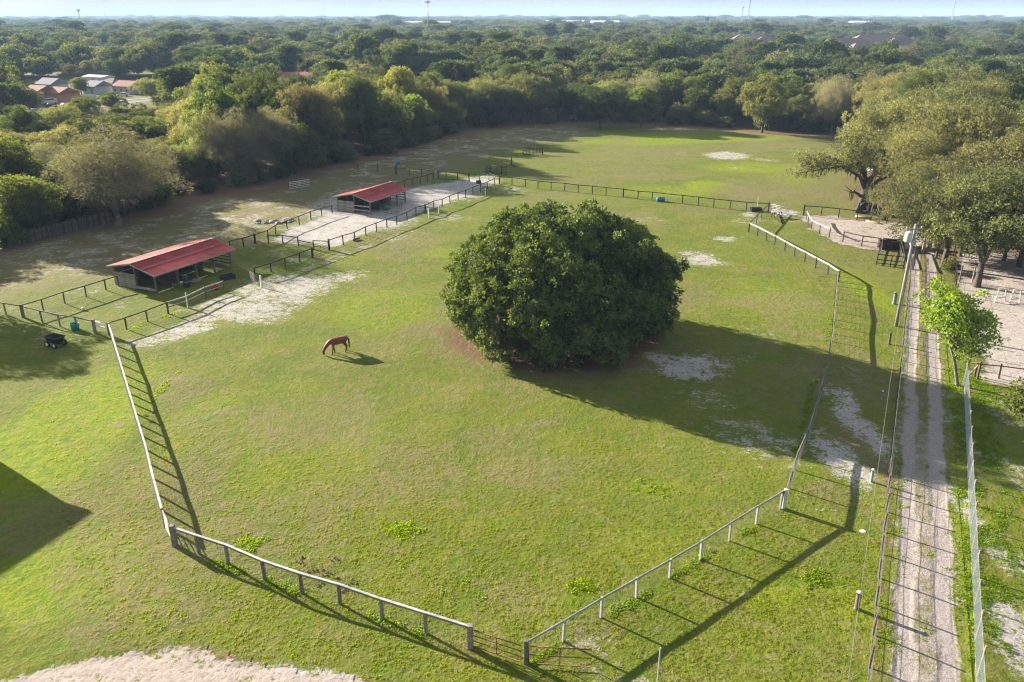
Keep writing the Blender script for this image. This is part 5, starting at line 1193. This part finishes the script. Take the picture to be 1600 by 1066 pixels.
# ---- things in the sandy yard
def yard():
    fence('yard_fence', W((1600, 478), (1570, 470), (1540, 470)), 'low pipe fence across the sandy yard', None, h=1.3, post=(STEEL, .07), rails=((1.25, STEEL, .05, .05), (.7, STEEL, .05, .05)), step=2.6, mesh=False)
    fence('yard_fence', W((1523, 588), (1560, 592), (1620, 600)), 'brown post fence at the near edge of the sandy yard', None, h=1.4, post=(BROWNW, .13), rails=((1.2, BROWNW, .05, .09),), step=4, mesh=False)
    v = gp(1524, 592); o = empty('fence_brace', (v.x, v.y, 0), 0, 'tan diagonal timber brace at the end of the chain link fence', 'brace')
    MB().beam((-1.2, -.6, .3), (.1, 0, 1.5), .09, .09).build('brace', TANW, o); MB().beam((-1.1, -.1, 1.45), (.3, .1, 1.5), .07, .07).build('brace', TANW, o); MB().box((.15, 0, .8), (.14, .14, 1.7)).build('post', BROWNW, o)
    for i, px in enumerate(((1562, 472), (1585, 474))):
        v = gp(*px); o = empty('jump_stand', (v.x, v.y, 0), .3, ('pale winged stand near the shaded end of the sandy yard', 'pale winged stand against the yard edge')[i], 'jump stand')
        for s in (-.5, .5): MB().beam((s * 1.4, 0, 0), (s, 0, 1.5), .1, .1).build('leg', PALEW, o)
        MB().beam((-.55, 0, 1.45), (.55, 0, 1.45), .1, .12).build('top', PALEW, o); MB().beam((-.6, 0, .5), (.6, 0, .5), .06, .1).build('rail', PALEW, o)
    v = gp(1499, 440); o = empty('yard_gate', (v.x, v.y, 0), math.atan2(-.2, 1), 'grey pipe gate posts at the top of the sandy yard', 'gate')
    for x in (0, 1.4): MB().box((x, 0, 1.0), (.14, .14, 2.0)).build('post', GREYW, o)
    for z in (.4, .9, 1.4, 1.8): MB().beam((0, 0, z), (1.4, 0, z), .05, .05).build('rail', GREYW, o)
yard()

# ---------------------------------------------------------------- houses, cars and masts beyond the trees
GLASS = mat('window_glass', (.05, .06, .07), (.03, .035, .04), 1, .12, spec=.7)
ROAD = mat('asphalt', (.16, .155, .15), (.11, .108, .105), .6, .9)
def house(x, y, rz, w, d, h, wall_m, roof_m, label, rh=1.6, hip=False, win=3, door=True, cat='house', name='house', group=None, z=0.):
    o = empty(name, (x, y, z), rz, label, cat, group)
    MB().box((0, 0, h / 2), (w, d, h)).build('wall', wall_m, o)
    e = .4; W2, D2 = w / 2 + e, d / 2 + e; r = MB()
    ix = min(D2, W2 * .7) if hip else 0
    vs = [(-W2, -D2, h), (W2, -D2, h), (W2, D2, h), (-W2, D2, h), (-W2 + ix, 0, h + rh), (W2 - ix, 0, h + rh), (-W2, -D2, h + .02 - .18), (W2, -D2, h - .16), (W2, D2, h - .16), (-W2, D2, h - .16)]
    r.add(vs, [(0, 1, 5, 4), (2, 3, 4, 5), (1, 2, 5), (3, 0, 4), (6, 7, 1, 0), (7, 8, 2, 1), (8, 9, 3, 2), (9, 6, 0, 3), (9, 8, 7, 6)]).build('roof', roof_m, o)
    fl = max(1, int(h // 2.9))
    for f in range(fl):
        for i in range(win):
            X = -w / 2 + w * (i + .5) / win
            if door and f == 0 and i == win // 2:
                MB().box((X, -d / 2 - .02, 1.05), (1.0, .08, 2.1)).build('door', mat('door_paint', (.30, .22, .16), None, 3, .6) if 'door_paint' not in bpy.data.materials else bpy.data.materials['door_paint'], o); continue
            wn = MB().box((X, -d / 2 - .03, f * 2.9 + 1.5), (1.3, .08, 1.1)).build('window', WHITE, o); MB().box((X, -d / 2 - .08, f * 2.9 + 1.5), (1.1, .04, .9)).build('pane', GLASS, wn)
    return o
def wm(n, c): return mat(n, c, tuple(q * .85 for q in c), 1.5, .85)
PINK = wm('pink_stucco', (.62, .34, .26)); SALM = wm('salmon_stucco', (.60, .30, .22)); PBLUE = wm('pale_blue_siding', (.46, .54, .60)); CREAM = wm('cream_stucco', (.58, .52, .44)); DKSH = wm('dark_shed', (.06, .06, .065)); PWHITE = wm('white_siding', (.70, .70, .70)); GREYB = wm('grey_block', (.40, .43, .46))
R_OR = mat('orange_brown_shingles', (.34, .15, .09), (.24, .11, .07), 2, .9, .3); R_BR = mat('brown_shingles', (.17, .115, .09), (.12, .085, .07), 2, .9, .3); R_GY = mat('grey_shingles', (.22, .22, .24), (.16, .16, .18), 2, .9, .3); R_WH = mat('white_metal_roof', (.68, .70, .72), (.58, .60, .62), 2, .6, .1); R_PU = mat('mauve_brown_shingles', (.215, .150, .135), (.160, .115, .105), 1, .9, .3, objvar=.12); R_RD = mat('dull_red_roof', (.34, .10, .08), (.26, .08, .06), 2, .8, .2)
def hp(px, py): v = gp(px, py); return v.x, v.y
AZ = -.45
for (px, py, w, d, h, wallm, roofm, rh, hip, win, lb) in [
    (66, 159, 8, 11, 3.4, PINK, R_OR, 2.4, False, 3, 'pink house with orange gable and arched porch behind the white van'),
    (100, 159, 7, 9, 3.2, SALM, R_OR, 2.0, False, 2, 'salmon pink gabled house behind the silver car'),
    (84, 146, 9, 8, 3.8, GREYB, R_GY, 2.2, False, 2, 'grey roofed house rising between the two pink houses'),
    (155, 146, 7, 9, 3.0, PBLUE, R_GY, 2.0, False, 2, 'pale blue gabled house beside the long white fence'),
    (156, 130, 13, 7, 3.0, PWHITE, R_WH, .7, False, 3, 'house with a flat white roof behind the pale blue house'),
    (178, 141, 10, 9, 3.0, CREAM, R_BR, 1.8, True, 3, 'brown hip roofed house between the pale blue and orange roofed ones'),
    (203, 146, 10, 8, 3.0, CREAM, R_OR, 2.0, False, 3, 'orange roofed house with pale gable left of the dark shed'),
    (228, 146, 5, 5, 3.0, DKSH, R_GY, .6, False, 1, 'dark shed at the end of the row of houses'),
    (50, 189, 9, 5, 2.4, PWHITE, R_WH, .6, False, 2, 'low shed with white roof just behind the near trees'),
    (128, 196, 7, 5, 2.4, PWHITE, R_WH, .5, False, 2, 'white roofed lean-to beside the bright lawn'),
    (285, 165, 8, 6, 4.5, CREAM, R_RD, 1.4, True, 2, 'small dull red roofed house among the middle trees')]:
    x, y = hp(px, py); house(x, y, AZ, w, d, h, wallm, roofm, lb, rh, hip, win, cat='house' if w > 5 else 'shed')
# porch arch of the first pink house
x, y = hp(66, 161); o = empty('porch', (x + 1.5, y - 7.2, 0), AZ, 'white columned arched porch on the front of the pink house', 'porch')
for s in (-1.8, 1.8): MB().lathe([(.2, 0), (.16, .2), (.16, 2.6), (.22, 2.8)], 10).build('column', PWHITE, o, loc=(s, 0, 0))
MB().box((0, .8, 3.0), (4.6, 2.4, .35)).build('lintel', PWHITE, o); mb = MB(); mb.add([(-2.5, -.5, 3.2), (2.5, -.5, 3.2), (0, -.5, 4.6), (-2.5, 2.2, 3.2), (2.5, 2.2, 3.2), (0, 2.2, 4.6)], [(0, 1, 2), (4, 3, 5), (1, 4, 5, 2), (3, 0, 2, 5)]); mb.build('gable', R_OR, o)
a, b = hp(116, 156), hp(151, 154); fence('white_fence', [a, b], 'long white panel fence in front of the pale blue house', None, h=1.8, post=(PWHITE, .14), rails=((1.5, PWHITE, .06, .5), (.95, PWHITE, .06, .5), (.4, PWHITE, .06, .5)), step=2.4, mesh=False)
def strip(name, pts, w, m, z=.05):
    P = [Vector(p).to_2d() if len(p) > 2 else Vector(p) for p in pts]; vs = []
    for i, p in enumerate(P):
        d = (P[min(i + 1, len(P) - 1)] - P[max(0, i - 1)]).normalized(); n = Vector((-d.y, d.x)) * w / 2; vs += [(*(p + n), z), (*(p - n), z)]
    o = MB().add(vs, [(2 * i + 1, 2 * i + 3, 2 * i + 2, 2 * i) for i in range(len(P) - 1)]).build(name, m); o['kind'] = 'structure'
strip('street', [hp(-40, 176), hp(60, 175), hp(130, 170), hp(200, 160), hp(290, 152)], 7, ROAD)
strip('pavement', [hp(-40, 171), hp(60, 170), hp(130, 166), hp(200, 156.5), hp(290, 149)], 1.6, wm('concrete', (.42, .40, .38)), .1)
def car(x, y, rz, m, label, L_=4.5, Wd=1.8, h=1.45, van=False, name='parked_car', cat='car', z=0.):
    o = empty(name, (x, y, z), rz, label, cat, 'cars parked at the houses' if cat == 'car' else None)
    pr = [(-.5, .28), (-.5, .62), (-.36, .66), (-.26, 1), (.16, 1), (.30, .66), (.48, .55), (.5, .28)] if not van else [(-.5, .22), (-.5, .96), (-.44, 1), (.26, 1), (.38, .62), (.49, .52), (.5, .22)]
    vs = []; n = len(pr)
    for s in (-1, 1):
        for (u, q) in pr: vs.append((u * L_, s * Wd / 2 * (.86 if q > .9 else 1), q * h))
    MB().add(vs, [tuple(range(n)), tuple(reversed(range(n, 2 * n)))] + [(i, i + n, (i + 1) % n + n, (i + 1) % n) for i in range(n)]).build('body', m, o)
    q = MB(); zt, zb = h * .95, h * .70
    for s in (-1, 1): q.add([(-.30 * L_, s * (Wd / 2 + .01) * .98, zb), (.24 * L_, s * (Wd / 2 + .01) * .98, zb), (.15 * L_, s * (Wd / 2 + .02) * .89, zt), (-.25 * L_, s * (Wd / 2 + .02) * .89, zt)], [(0, 1, 2, 3)])
    q.build('side_window', GLASS, o)
    MB().add([(.165 * L_ + .02, -Wd * .41, zt), (.165 * L_ + .02, Wd * .41, zt), (.29 * L_ + .03, Wd * .46, zb), (.29 * L_ + .03, -Wd * .46, zb)], [(0, 1, 2, 3)]).build('windscreen', GLASS, o)
    for u in (-.32, .33):
        for s in (-1, 1): MB().lathe([(0, -.1), (.25, -.11), (.33, -.08), (.33, .08), (.25, .11), (0, .1)], 14, axis='Y').build('wheel', BLACK, o, loc=(u * L_, s * (Wd / 2 - .08), .33))
CW = mat('white_car_paint', (.75, .76, .78), None, 2, .3, spec=.6); CM = mat('maroon_car_paint', (.16, .03, .04), None, 2, .3, spec=.6); CS = mat('silver_car_paint', (.45, .47, .50), None, 2, .3, metal=.4)
x, y = hp(77, 163); car(x, y, -2.2, CW, 'white van parked before the pink house with the arch', 5.2, 2.0, 2.1, True)
x, y = hp(80, 168); car(x, y, -2.6, CM, 'maroon car parked in front of the white van')
x, y = hp(103, 168); car(x, y, -2.4, CS, 'silver blue car parked before the salmon house')
x, y = hp(192, 151); car(x, y, -2.8, CW, 'white car parked before the orange roofed house')
x, y = hp(1376, 270); car(x, y, .2, CW, 'white vehicle seen under the crown of the mossy oak', 5, 2, 1.9, True)
x, y = hp(1397, 272); car(x, y, 1.2, CW, 'second white vehicle seen right of the mossy oak trunk', 4.4, 1.8, 1.6)
x, y = hp(902, 187); car(x, y, .3, CW, 'white vehicle in the gap of the trees at the far pasture corner', 4.6, 1.8, 1.5)
# apartment blocks with mauve brown roofs
for i, (px, D, w, d, h) in enumerate(APTS):
    x, y = at_depth(px, D); house(x, y, (-.1, .15, -.3, .1, -.05, .2, 0)[i], w * .8, d * .8, h * .68, CREAM, R_PU, ['long mauve roofed block left of the horizon mast', 'mauve roofed block stepping down behind the wood', 'nearest mauve roofed block with a white gable end', 'mauve roofed block at the left of the wide group', 'widest mauve roofed block in the group', 'low mauve roofed block in front of the wide group', 'mauve roofed block at the right of the wide group'][i], h * .34, True, max(4, int(w / 6)), False, 'apartment block', 'apartment_building')
FL = ['white framed building with dark base among the far trees', 'white and turquoise building beyond the wood', 'tall grey block building near the cell mast', 'white flat roofed hall near the horizon behind the brown roofs', 'long white hall near the horizon in the middle', 'long pale warehouse row beside the cell mast', None, 'pale warehouse near the horizon right of the mast', 'small red roofed house with white wall in the oak wood', 'low house with pale roof right of the red roofed one', 'house with brown roof at the edge of the oak wood', 'small pale shed roof in the middle wood', 'brown red roofed house among the grey trees', 'pale blue roofed hut in the left wood']
FW = [(PWHITE, R_GY), (mat('turquoise_wall', (.10, .50, .46), None, 2, .7), R_WH), (GREYB, R_GY), (PWHITE, R_WH), (PWHITE, R_WH), (PBLUE, R_WH), None, (PWHITE, R_WH), (PWHITE, R_RD), (GREYB, R_WH), (CREAM, R_BR), (PWHITE, R_WH), (SALM, R_RD), (PBLUE, R_WH)]
for (px, D, w, d, h), lb, fw in zip(FARB, FL, FW):
    if lb is None: continue
    x, y = at_depth(px, D); house(x, y, 0.05, w, d, h * .85, fw[0], fw[1], lb, h * .15, False, max(2, int(w / 5)) if D < 1200 else max(3, int(w / 12)), False, 'building', 'far_building', z=float(hills(np.array([x]), np.array([y]))[0]))
x, y = at_depth(180, 547); o = empty('screen_cage', (x, y, 6.5), .05, 'pale blue framed screen cage on the far building', 'screen cage')
for k in range(9): MB().beam((-11 + k * 2.75, 0, 0), (-11 + k * 2.75, 0, 3.6), .3, .3).build('upright', PWHITE, o)
for z in (0, 1.8, 3.6): MB().beam((-11, 0, z), (11, 0, z), .3, .3).build('rail', PWHITE, o)
# masts
def mast(px, D, h, kind, label):
    x, y = at_depth(px, D); z = float(hills(np.array([x]), np.array([y]))[0]); o = empty('radio_mast', (x, y, z), .3, label, 'mast')
    k = D / 1000.
    if kind == 'mono':
        MB().tube([(0, 0, 0), (0, 0, h)], [1.0, .55], 10).build('pole', STEEL, o, True)
        for zz in (h - 8.0,):
            MB().lathe([(2.2, zz - .1), (2.2, zz + .1), (2.0, zz + .1), (2.0, zz - .1), (2.2, zz - .1)], 12).build('platform', STEEL, o)
            for j in range(9): a = j * .698; MB().box((2.4 * math.cos(a), 2.4 * math.sin(a), zz + .2), (.45, .45, 2.4), a).build('antenna', GREYB, o)
    elif kind == 'lattice':
        r = .9 * k; C3 = [Vector((r * math.cos(a), r * math.sin(a), 0)) for a in (0, 2.09, 4.19)]; mb = MB(); n = 10
        for c in C3: mb.tube([c, c * .55 + Vector((0, 0, h))], .16 * k, 5)
        for i in range(n):
            for j in range(3):
                t0, t1 = i / n, (i + 1) / n; p = C3[j] * (1 - .45 * t0) + Vector((0, 0, h * t0)); q = C3[(j + 1) % 3] * (1 - .45 * t1) + Vector((0, 0, h * t1)); mb.tube([p, q], .09 * k, 4)
        mb.build('lattice', GREYB, o); MB().box((0, 0, h), (2.4 * k, .8 * k, 1.5 * k)).build('antenna', GREYB, o)
    elif kind == 'tank':
        MB().tube([(0, 0, 0), (0, 0, h)], [.8 * k, .5 * k], 8).build('pole', GREYB, o, True); MB().lathe([(0, h - 2 * k), (1.6 * k, h - 1.2 * k), (2.2 * k, h), (1.4 * k, h + .9 * k), (0, h + 1 * k)], 14).build('head', GREYB, o, True)
    else:
        MB().tube([(0, 0, 0), (0, 0, h)], [.28, .2], 7).build('pole', PWHITE, o, True); MB().beam((-1.4, 0, h), (1.4, 0, h), .35, .3).build('lamp_arm', PWHITE, o)
mast(670, 1000, 52, 'mono', 'tall grey cell mast with a ring of antennas beyond the wood')
mast(127, 2400, 46, 'tank', 'mast with a broad round head on the left horizon'); mast(166, 2600, 42, 'mono', 'short mast on the horizon next to the round headed one')
mast(508, 2300, 54, 'mono', 'thin mast on the horizon left of the cell mast'); mast(1168, 2500, 70, 'lattice', 'tallest lattice mast on the horizon above the brown roofs')
mast(1158, 2500, 52, 'lattice', 'shorter lattice mast just left of the tallest one'); mast(1485, 2500, 66, 'lattice', 'lattice mast on the right horizon')
for px, D, lb in ((419, 620, 'pale light pole in the wood farthest left of the five'), (531, 690, 'pale light pole second from the left in the wood'), (621, 700, 'pale light pole in the wood left of the cell mast'), (695, 720, 'pale light pole in the wood right of the cell mast'), (745, 740, 'pale light pole above the tall conifer')):
    mast(px, D, 17.5, 'light', lb)
x, y = at_depth(1108, 1500); o = empty('billboard', (x, y, 0), 0, 'white and green billboard standing above the far trees', 'billboard')
MB().box((0, 0, 11), (1.2, 1.2, 22)).build('pole', STEEL, o); MB().box((3, 0, 25), (11, .8, 7)).build('panel', PWHITE, o); MB().box((-6.5, 0, 25), (7.5, .9, 6)).build('green_panel', mat('green_panel', (.10, .34, .24), None, 2, .6), o)

# house and trees just outside the left edge; their shadows fall on the lawn
hx, hy = -39.2, 52.8; ua = Vector((-.4, -.917)); va = Vector((-.917, .4)); c = Vector((hx, hy)) + ua * 8 + va * 5.2
house(c.x, c.y, math.atan2(ua.y, ua.x), 15.2, 9.6, 5.2, CREAM, R_BR, 'cream house beside the lawn, outside the left edge', 1.5, True, 4)
for i, (x, y, s) in enumerate(((-63, 82, .95), (-70, 76, 1.0), (-66, 72.5, .8))): plant(HI[(0, 7, 2)[i]], x, y, s, s * .8, i * 2., ('broad oak outside the left edge behind the black cart', 'low oak outside the left edge beside the lawn', 'green tree outside the left edge beside the lawn')[i], 'tree')

# ---------------------------------------------------------------- shrubs under the tree edge
SHR = []
for i, (lf, sd_) in enumerate((('green', 61), ('oak', 62), ('bright', 63), ('dark', 64))):
    (V, T), lob = lobed_crown(sd_, 2.1, -.4, 3.4, 12, 1.1, 420, 10, .30, .11, flat=.85, cr=.4, under=-.6)
    SHR.append((quads_mesh('crown', V, LF[lf], T), trunk_mesh(sd_, .4, 2, .08, lob, BARK), lf))
rr = random.Random(44); nsh = 0
def along(P, step):
    out = []
    for a, b in zip(P[:-1], P[1:]):
        a, b = Vector(a), Vector(b); n = max(1, int((b - a).length / step)); d = (b - a).normalized(); nn = Vector((-d.y, d.x))
        out += [(a.lerp(b, (i + rr.random()) / n), nn) for i in range(n)]
    return out
for (p, nn) in along(TREE_EDGE_L, 3.3) + along(TREE_EDGE_F, 4.5):
    if rr.random() < .12: continue
    if Vector((p.x, p.y)).length < 135 and p.y < 119 and rr.random() < .5: continue
    i = rr.choices(range(4), (3, 3, 1.2, 2))[0]; cm, tm, lf = SHR[i]; q = p + nn * rr.uniform(1.2, 4.5); s = rr.uniform(.6, 1.35)
    lbl = {'green': 'green', 'oak': 'olive', 'bright': 'yellow green', 'dark': 'dark'}[lf] + ' shrub filling the foot of the ' + ('far' if p.x > -10 and p.y > 225 else 'left') + ' tree edge'
    o = empty('shrub', (q.x, q.y, 0), rr.uniform(0, 6), lbl, 'shrub', lbl + 's'.replace('s', '')); o['group'] = lbl.replace('shrub', 'shrubs'); o.scale = (s, s, s * rr.uniform(.7, 1.3)); mesh_obj('crown', cm, o); mesh_obj('trunk', tm, o)
for px, s, i, lb in (((1612, 650), .8, 2, 'bright leafy bush at the right edge past the chain link fence'), ((1485, 425), .45, 2, 'small bright bush where the drive meets the sandy yard'), ((1414, 386), .42, 0, 'small green bush between the pen and the utility pole'), ((115, 352), .9, 3, 'dark shrub leaning over the board fence'), ((12, 385), 1.0, 2, 'bright shrub at the near end of the board fence')):
    v = gp(*px); cm, tm, lf = SHR[i]; o = empty('shrub', (v.x, v.y, 0), 1, lb, 'shrub'); o.scale = (s, s, s); mesh_obj('crown', cm, o); mesh_obj('trunk', tm, o)

# ---------------------------------------------------------------- grass and weeds
GR = leaf_mat('grass_blades', (.125, .165, .012), (.215, .240, .025), trans=.6, gloss=.0)
WD_ = leaf_mat('weed_leaves', (.120, .200, .010), (.210, .290, .016), trans=.6, gloss=.0)
def tuft(seed, n, r, h, w, m, name, px, label):
    g = np.random.default_rng(seed); a = g.uniform(0, 6.283, n); q = g.uniform(0, r, n); b = np.stack([np.cos(a) * q, np.sin(a) * q, np.zeros(n) - .01], -1)
    t = b + np.stack([np.cos(a) * g.uniform(.1, .7, n) * h, np.sin(a) * g.uniform(.1, .7, n) * h, h * g.uniform(.5, 1, n)], -1)
    s = unit(np.cross(t - b, g.normal(size=(n, 3)))) * w; md = (b + t) / 2 + np.array([0, 0, h * .12])
    me = quads_mesh(name, np.stack([b, md + s, t, md - s], 1), m, g.uniform(0, 1, n)); v = gp(*px); o = mesh_obj(name, me, None, (v.x, v.y, 0)); tag(o, label, 'grass'); return o
TU = [tuft(1, 12, .10, .06, .020, GR, 'grass_tuft', (600, 830), 'low grass tuft in the bright green patch of the pasture'), tuft(2, 10, .14, .045, .022, GR, 'grass_tuft', (905, 915), 'flat grass tuft in the green patch near the front gate'), tuft(3, 14, .12, .09, .018, GR, 'grass_tuft', (393, 850), 'taller grass tuft by the front fence corner')]
g = np.random.default_rng(7); n = 420000; th = g.uniform(-.62, .62, n); D = 29 / g.uniform(29 / 110., 1.05, n) if False else np.sqrt(g.uniform(27 ** 2, 76 ** 2, n)); x = D * np.tan(th * .93); y = D
k = np.abs(x) < y * .66 + 3; x, y = x[k], y[k]; sa, li, lu, dr, gr_ = cover(x, y)
cl = fbm(x / .9, y / .9, 71, 3); k = (np.maximum(sa, gr_) + (fbm(x / .7, y / .7, 3, 3) - .5) * .8 < .30) & (g.random(len(x)) < (.05 + .45 * sm(cl, .2, .8)) * (1 - .5 * dr) * (1 - .8 * li) * .8 * (1 - sm(y + 20 * (fbm(x / 6, y / 6, 8) - .5), 32, 60)))
x, y, cl, lu = x[k], y[k], cl[k], lu[k]; sc = g.uniform(.55, 1.2, len(x)) * (.75 + .15 * lu)
gn_scatter('grass_tufts', np.stack([x, y, relief(x, y)], -1), g.uniform(0, 6.28, len(x)), np.stack([sc, sc, sc], -1), g.integers(0, 3, len(x)), TU, 'short grass tufts over the near pasture and lawn')
WS = [tuft(11, 18, .24, .12, .05, WD_, 'weed', (1543, 905), 'leafy weed at the foot of the chain link fence'), tuft(12, 16, .30, .08, .06, WD_, 'weed', (1440, 975), 'green weed in the middle strip of the drive')]
P1 = []; 
def band(a, b, w, n, seed, thr=.45):
    g = np.random.default_rng(seed); t = g.random(n); u = g.normal(size=n) * w; d = (b - a); nn = np.array([d[1], -d[0]]) / np.hypot(*d)
    p = a[None] + d[None] * t[:, None] + nn[None] * u[:, None]; q = fbm(p[:, 0] / 1.6, p[:, 1] / 1.6, seed, 3) > thr; return p[q]
e = lambda px, py: np.array(w2((px, py)))
P1.append(band(e(1545, 1120), e(1522, 600), .8, 2200, 1, .50) + np.array([.35, 0])); P1.append(band(e(1512, 1120), e(1490, 560), .35, 900, 2, .52)); P1.append(band(e(1385, 1120), e(1416, 460), .3, 700, 3, .55)); P1.append(band(e(1450, 1120), e(1450, 560), .25, 240, 4, .6))
for a_, b_, s_, nn_ in (((276, 860), (735, 1014), .12, 350), ((830, 1035), (1219, 798), .14, 400), ((1219, 798), (1306, 470), .12, 500), ((399, 436), (488, 404), .25, 300), ((200, 516), (350, 458), .3, 80)): P1.append(band(e(*a_), e(*b_), s_, nn_, nn_ + int(a_[0]), .5))
for (cx, cy, rx, ry, nn_) in ((630, 828, 36, 12, 60), (390, 850, 26, 14, 45), (905, 915, 24, 10, 45), (1025, 765, 40, 20, 26), (1530, 600, 20, 15, 200), (1590, 640, 60, 30, 120), (1600, 900, 30, 150, 120), (1275, 905, 30, 20, 60), (250, 610, 12, 20, 25), (740, 900, 60, 40, 12)):
    g = np.random.default_rng(nn_ + cx); q = g.normal(size=(nn_, 2)) * .45; c0 = gp(cx, cy); wx = abs(gp(cx + rx, cy).x - c0.x); wy = abs(gp(cx, cy - ry).y - gp(cx, cy + ry).y) / 2; P1.append(np.array([c0.x, c0.y])[None] + q * np.array([wx, wy])[None])
P1 = np.concatenate(P1); g = np.random.default_rng(9); sc = g.uniform(.35, 1.1, len(P1)); x, y = P1[:, 0], P1[:, 1]
gn_scatter('weeds', np.stack([x, y, relief(x, y)], -1), g.uniform(0, 6.28, len(x)), np.stack([sc, sc, sc], -1), g.integers(0, 2, len(x)), WS, 'green leafy weeds along fences and the drive')
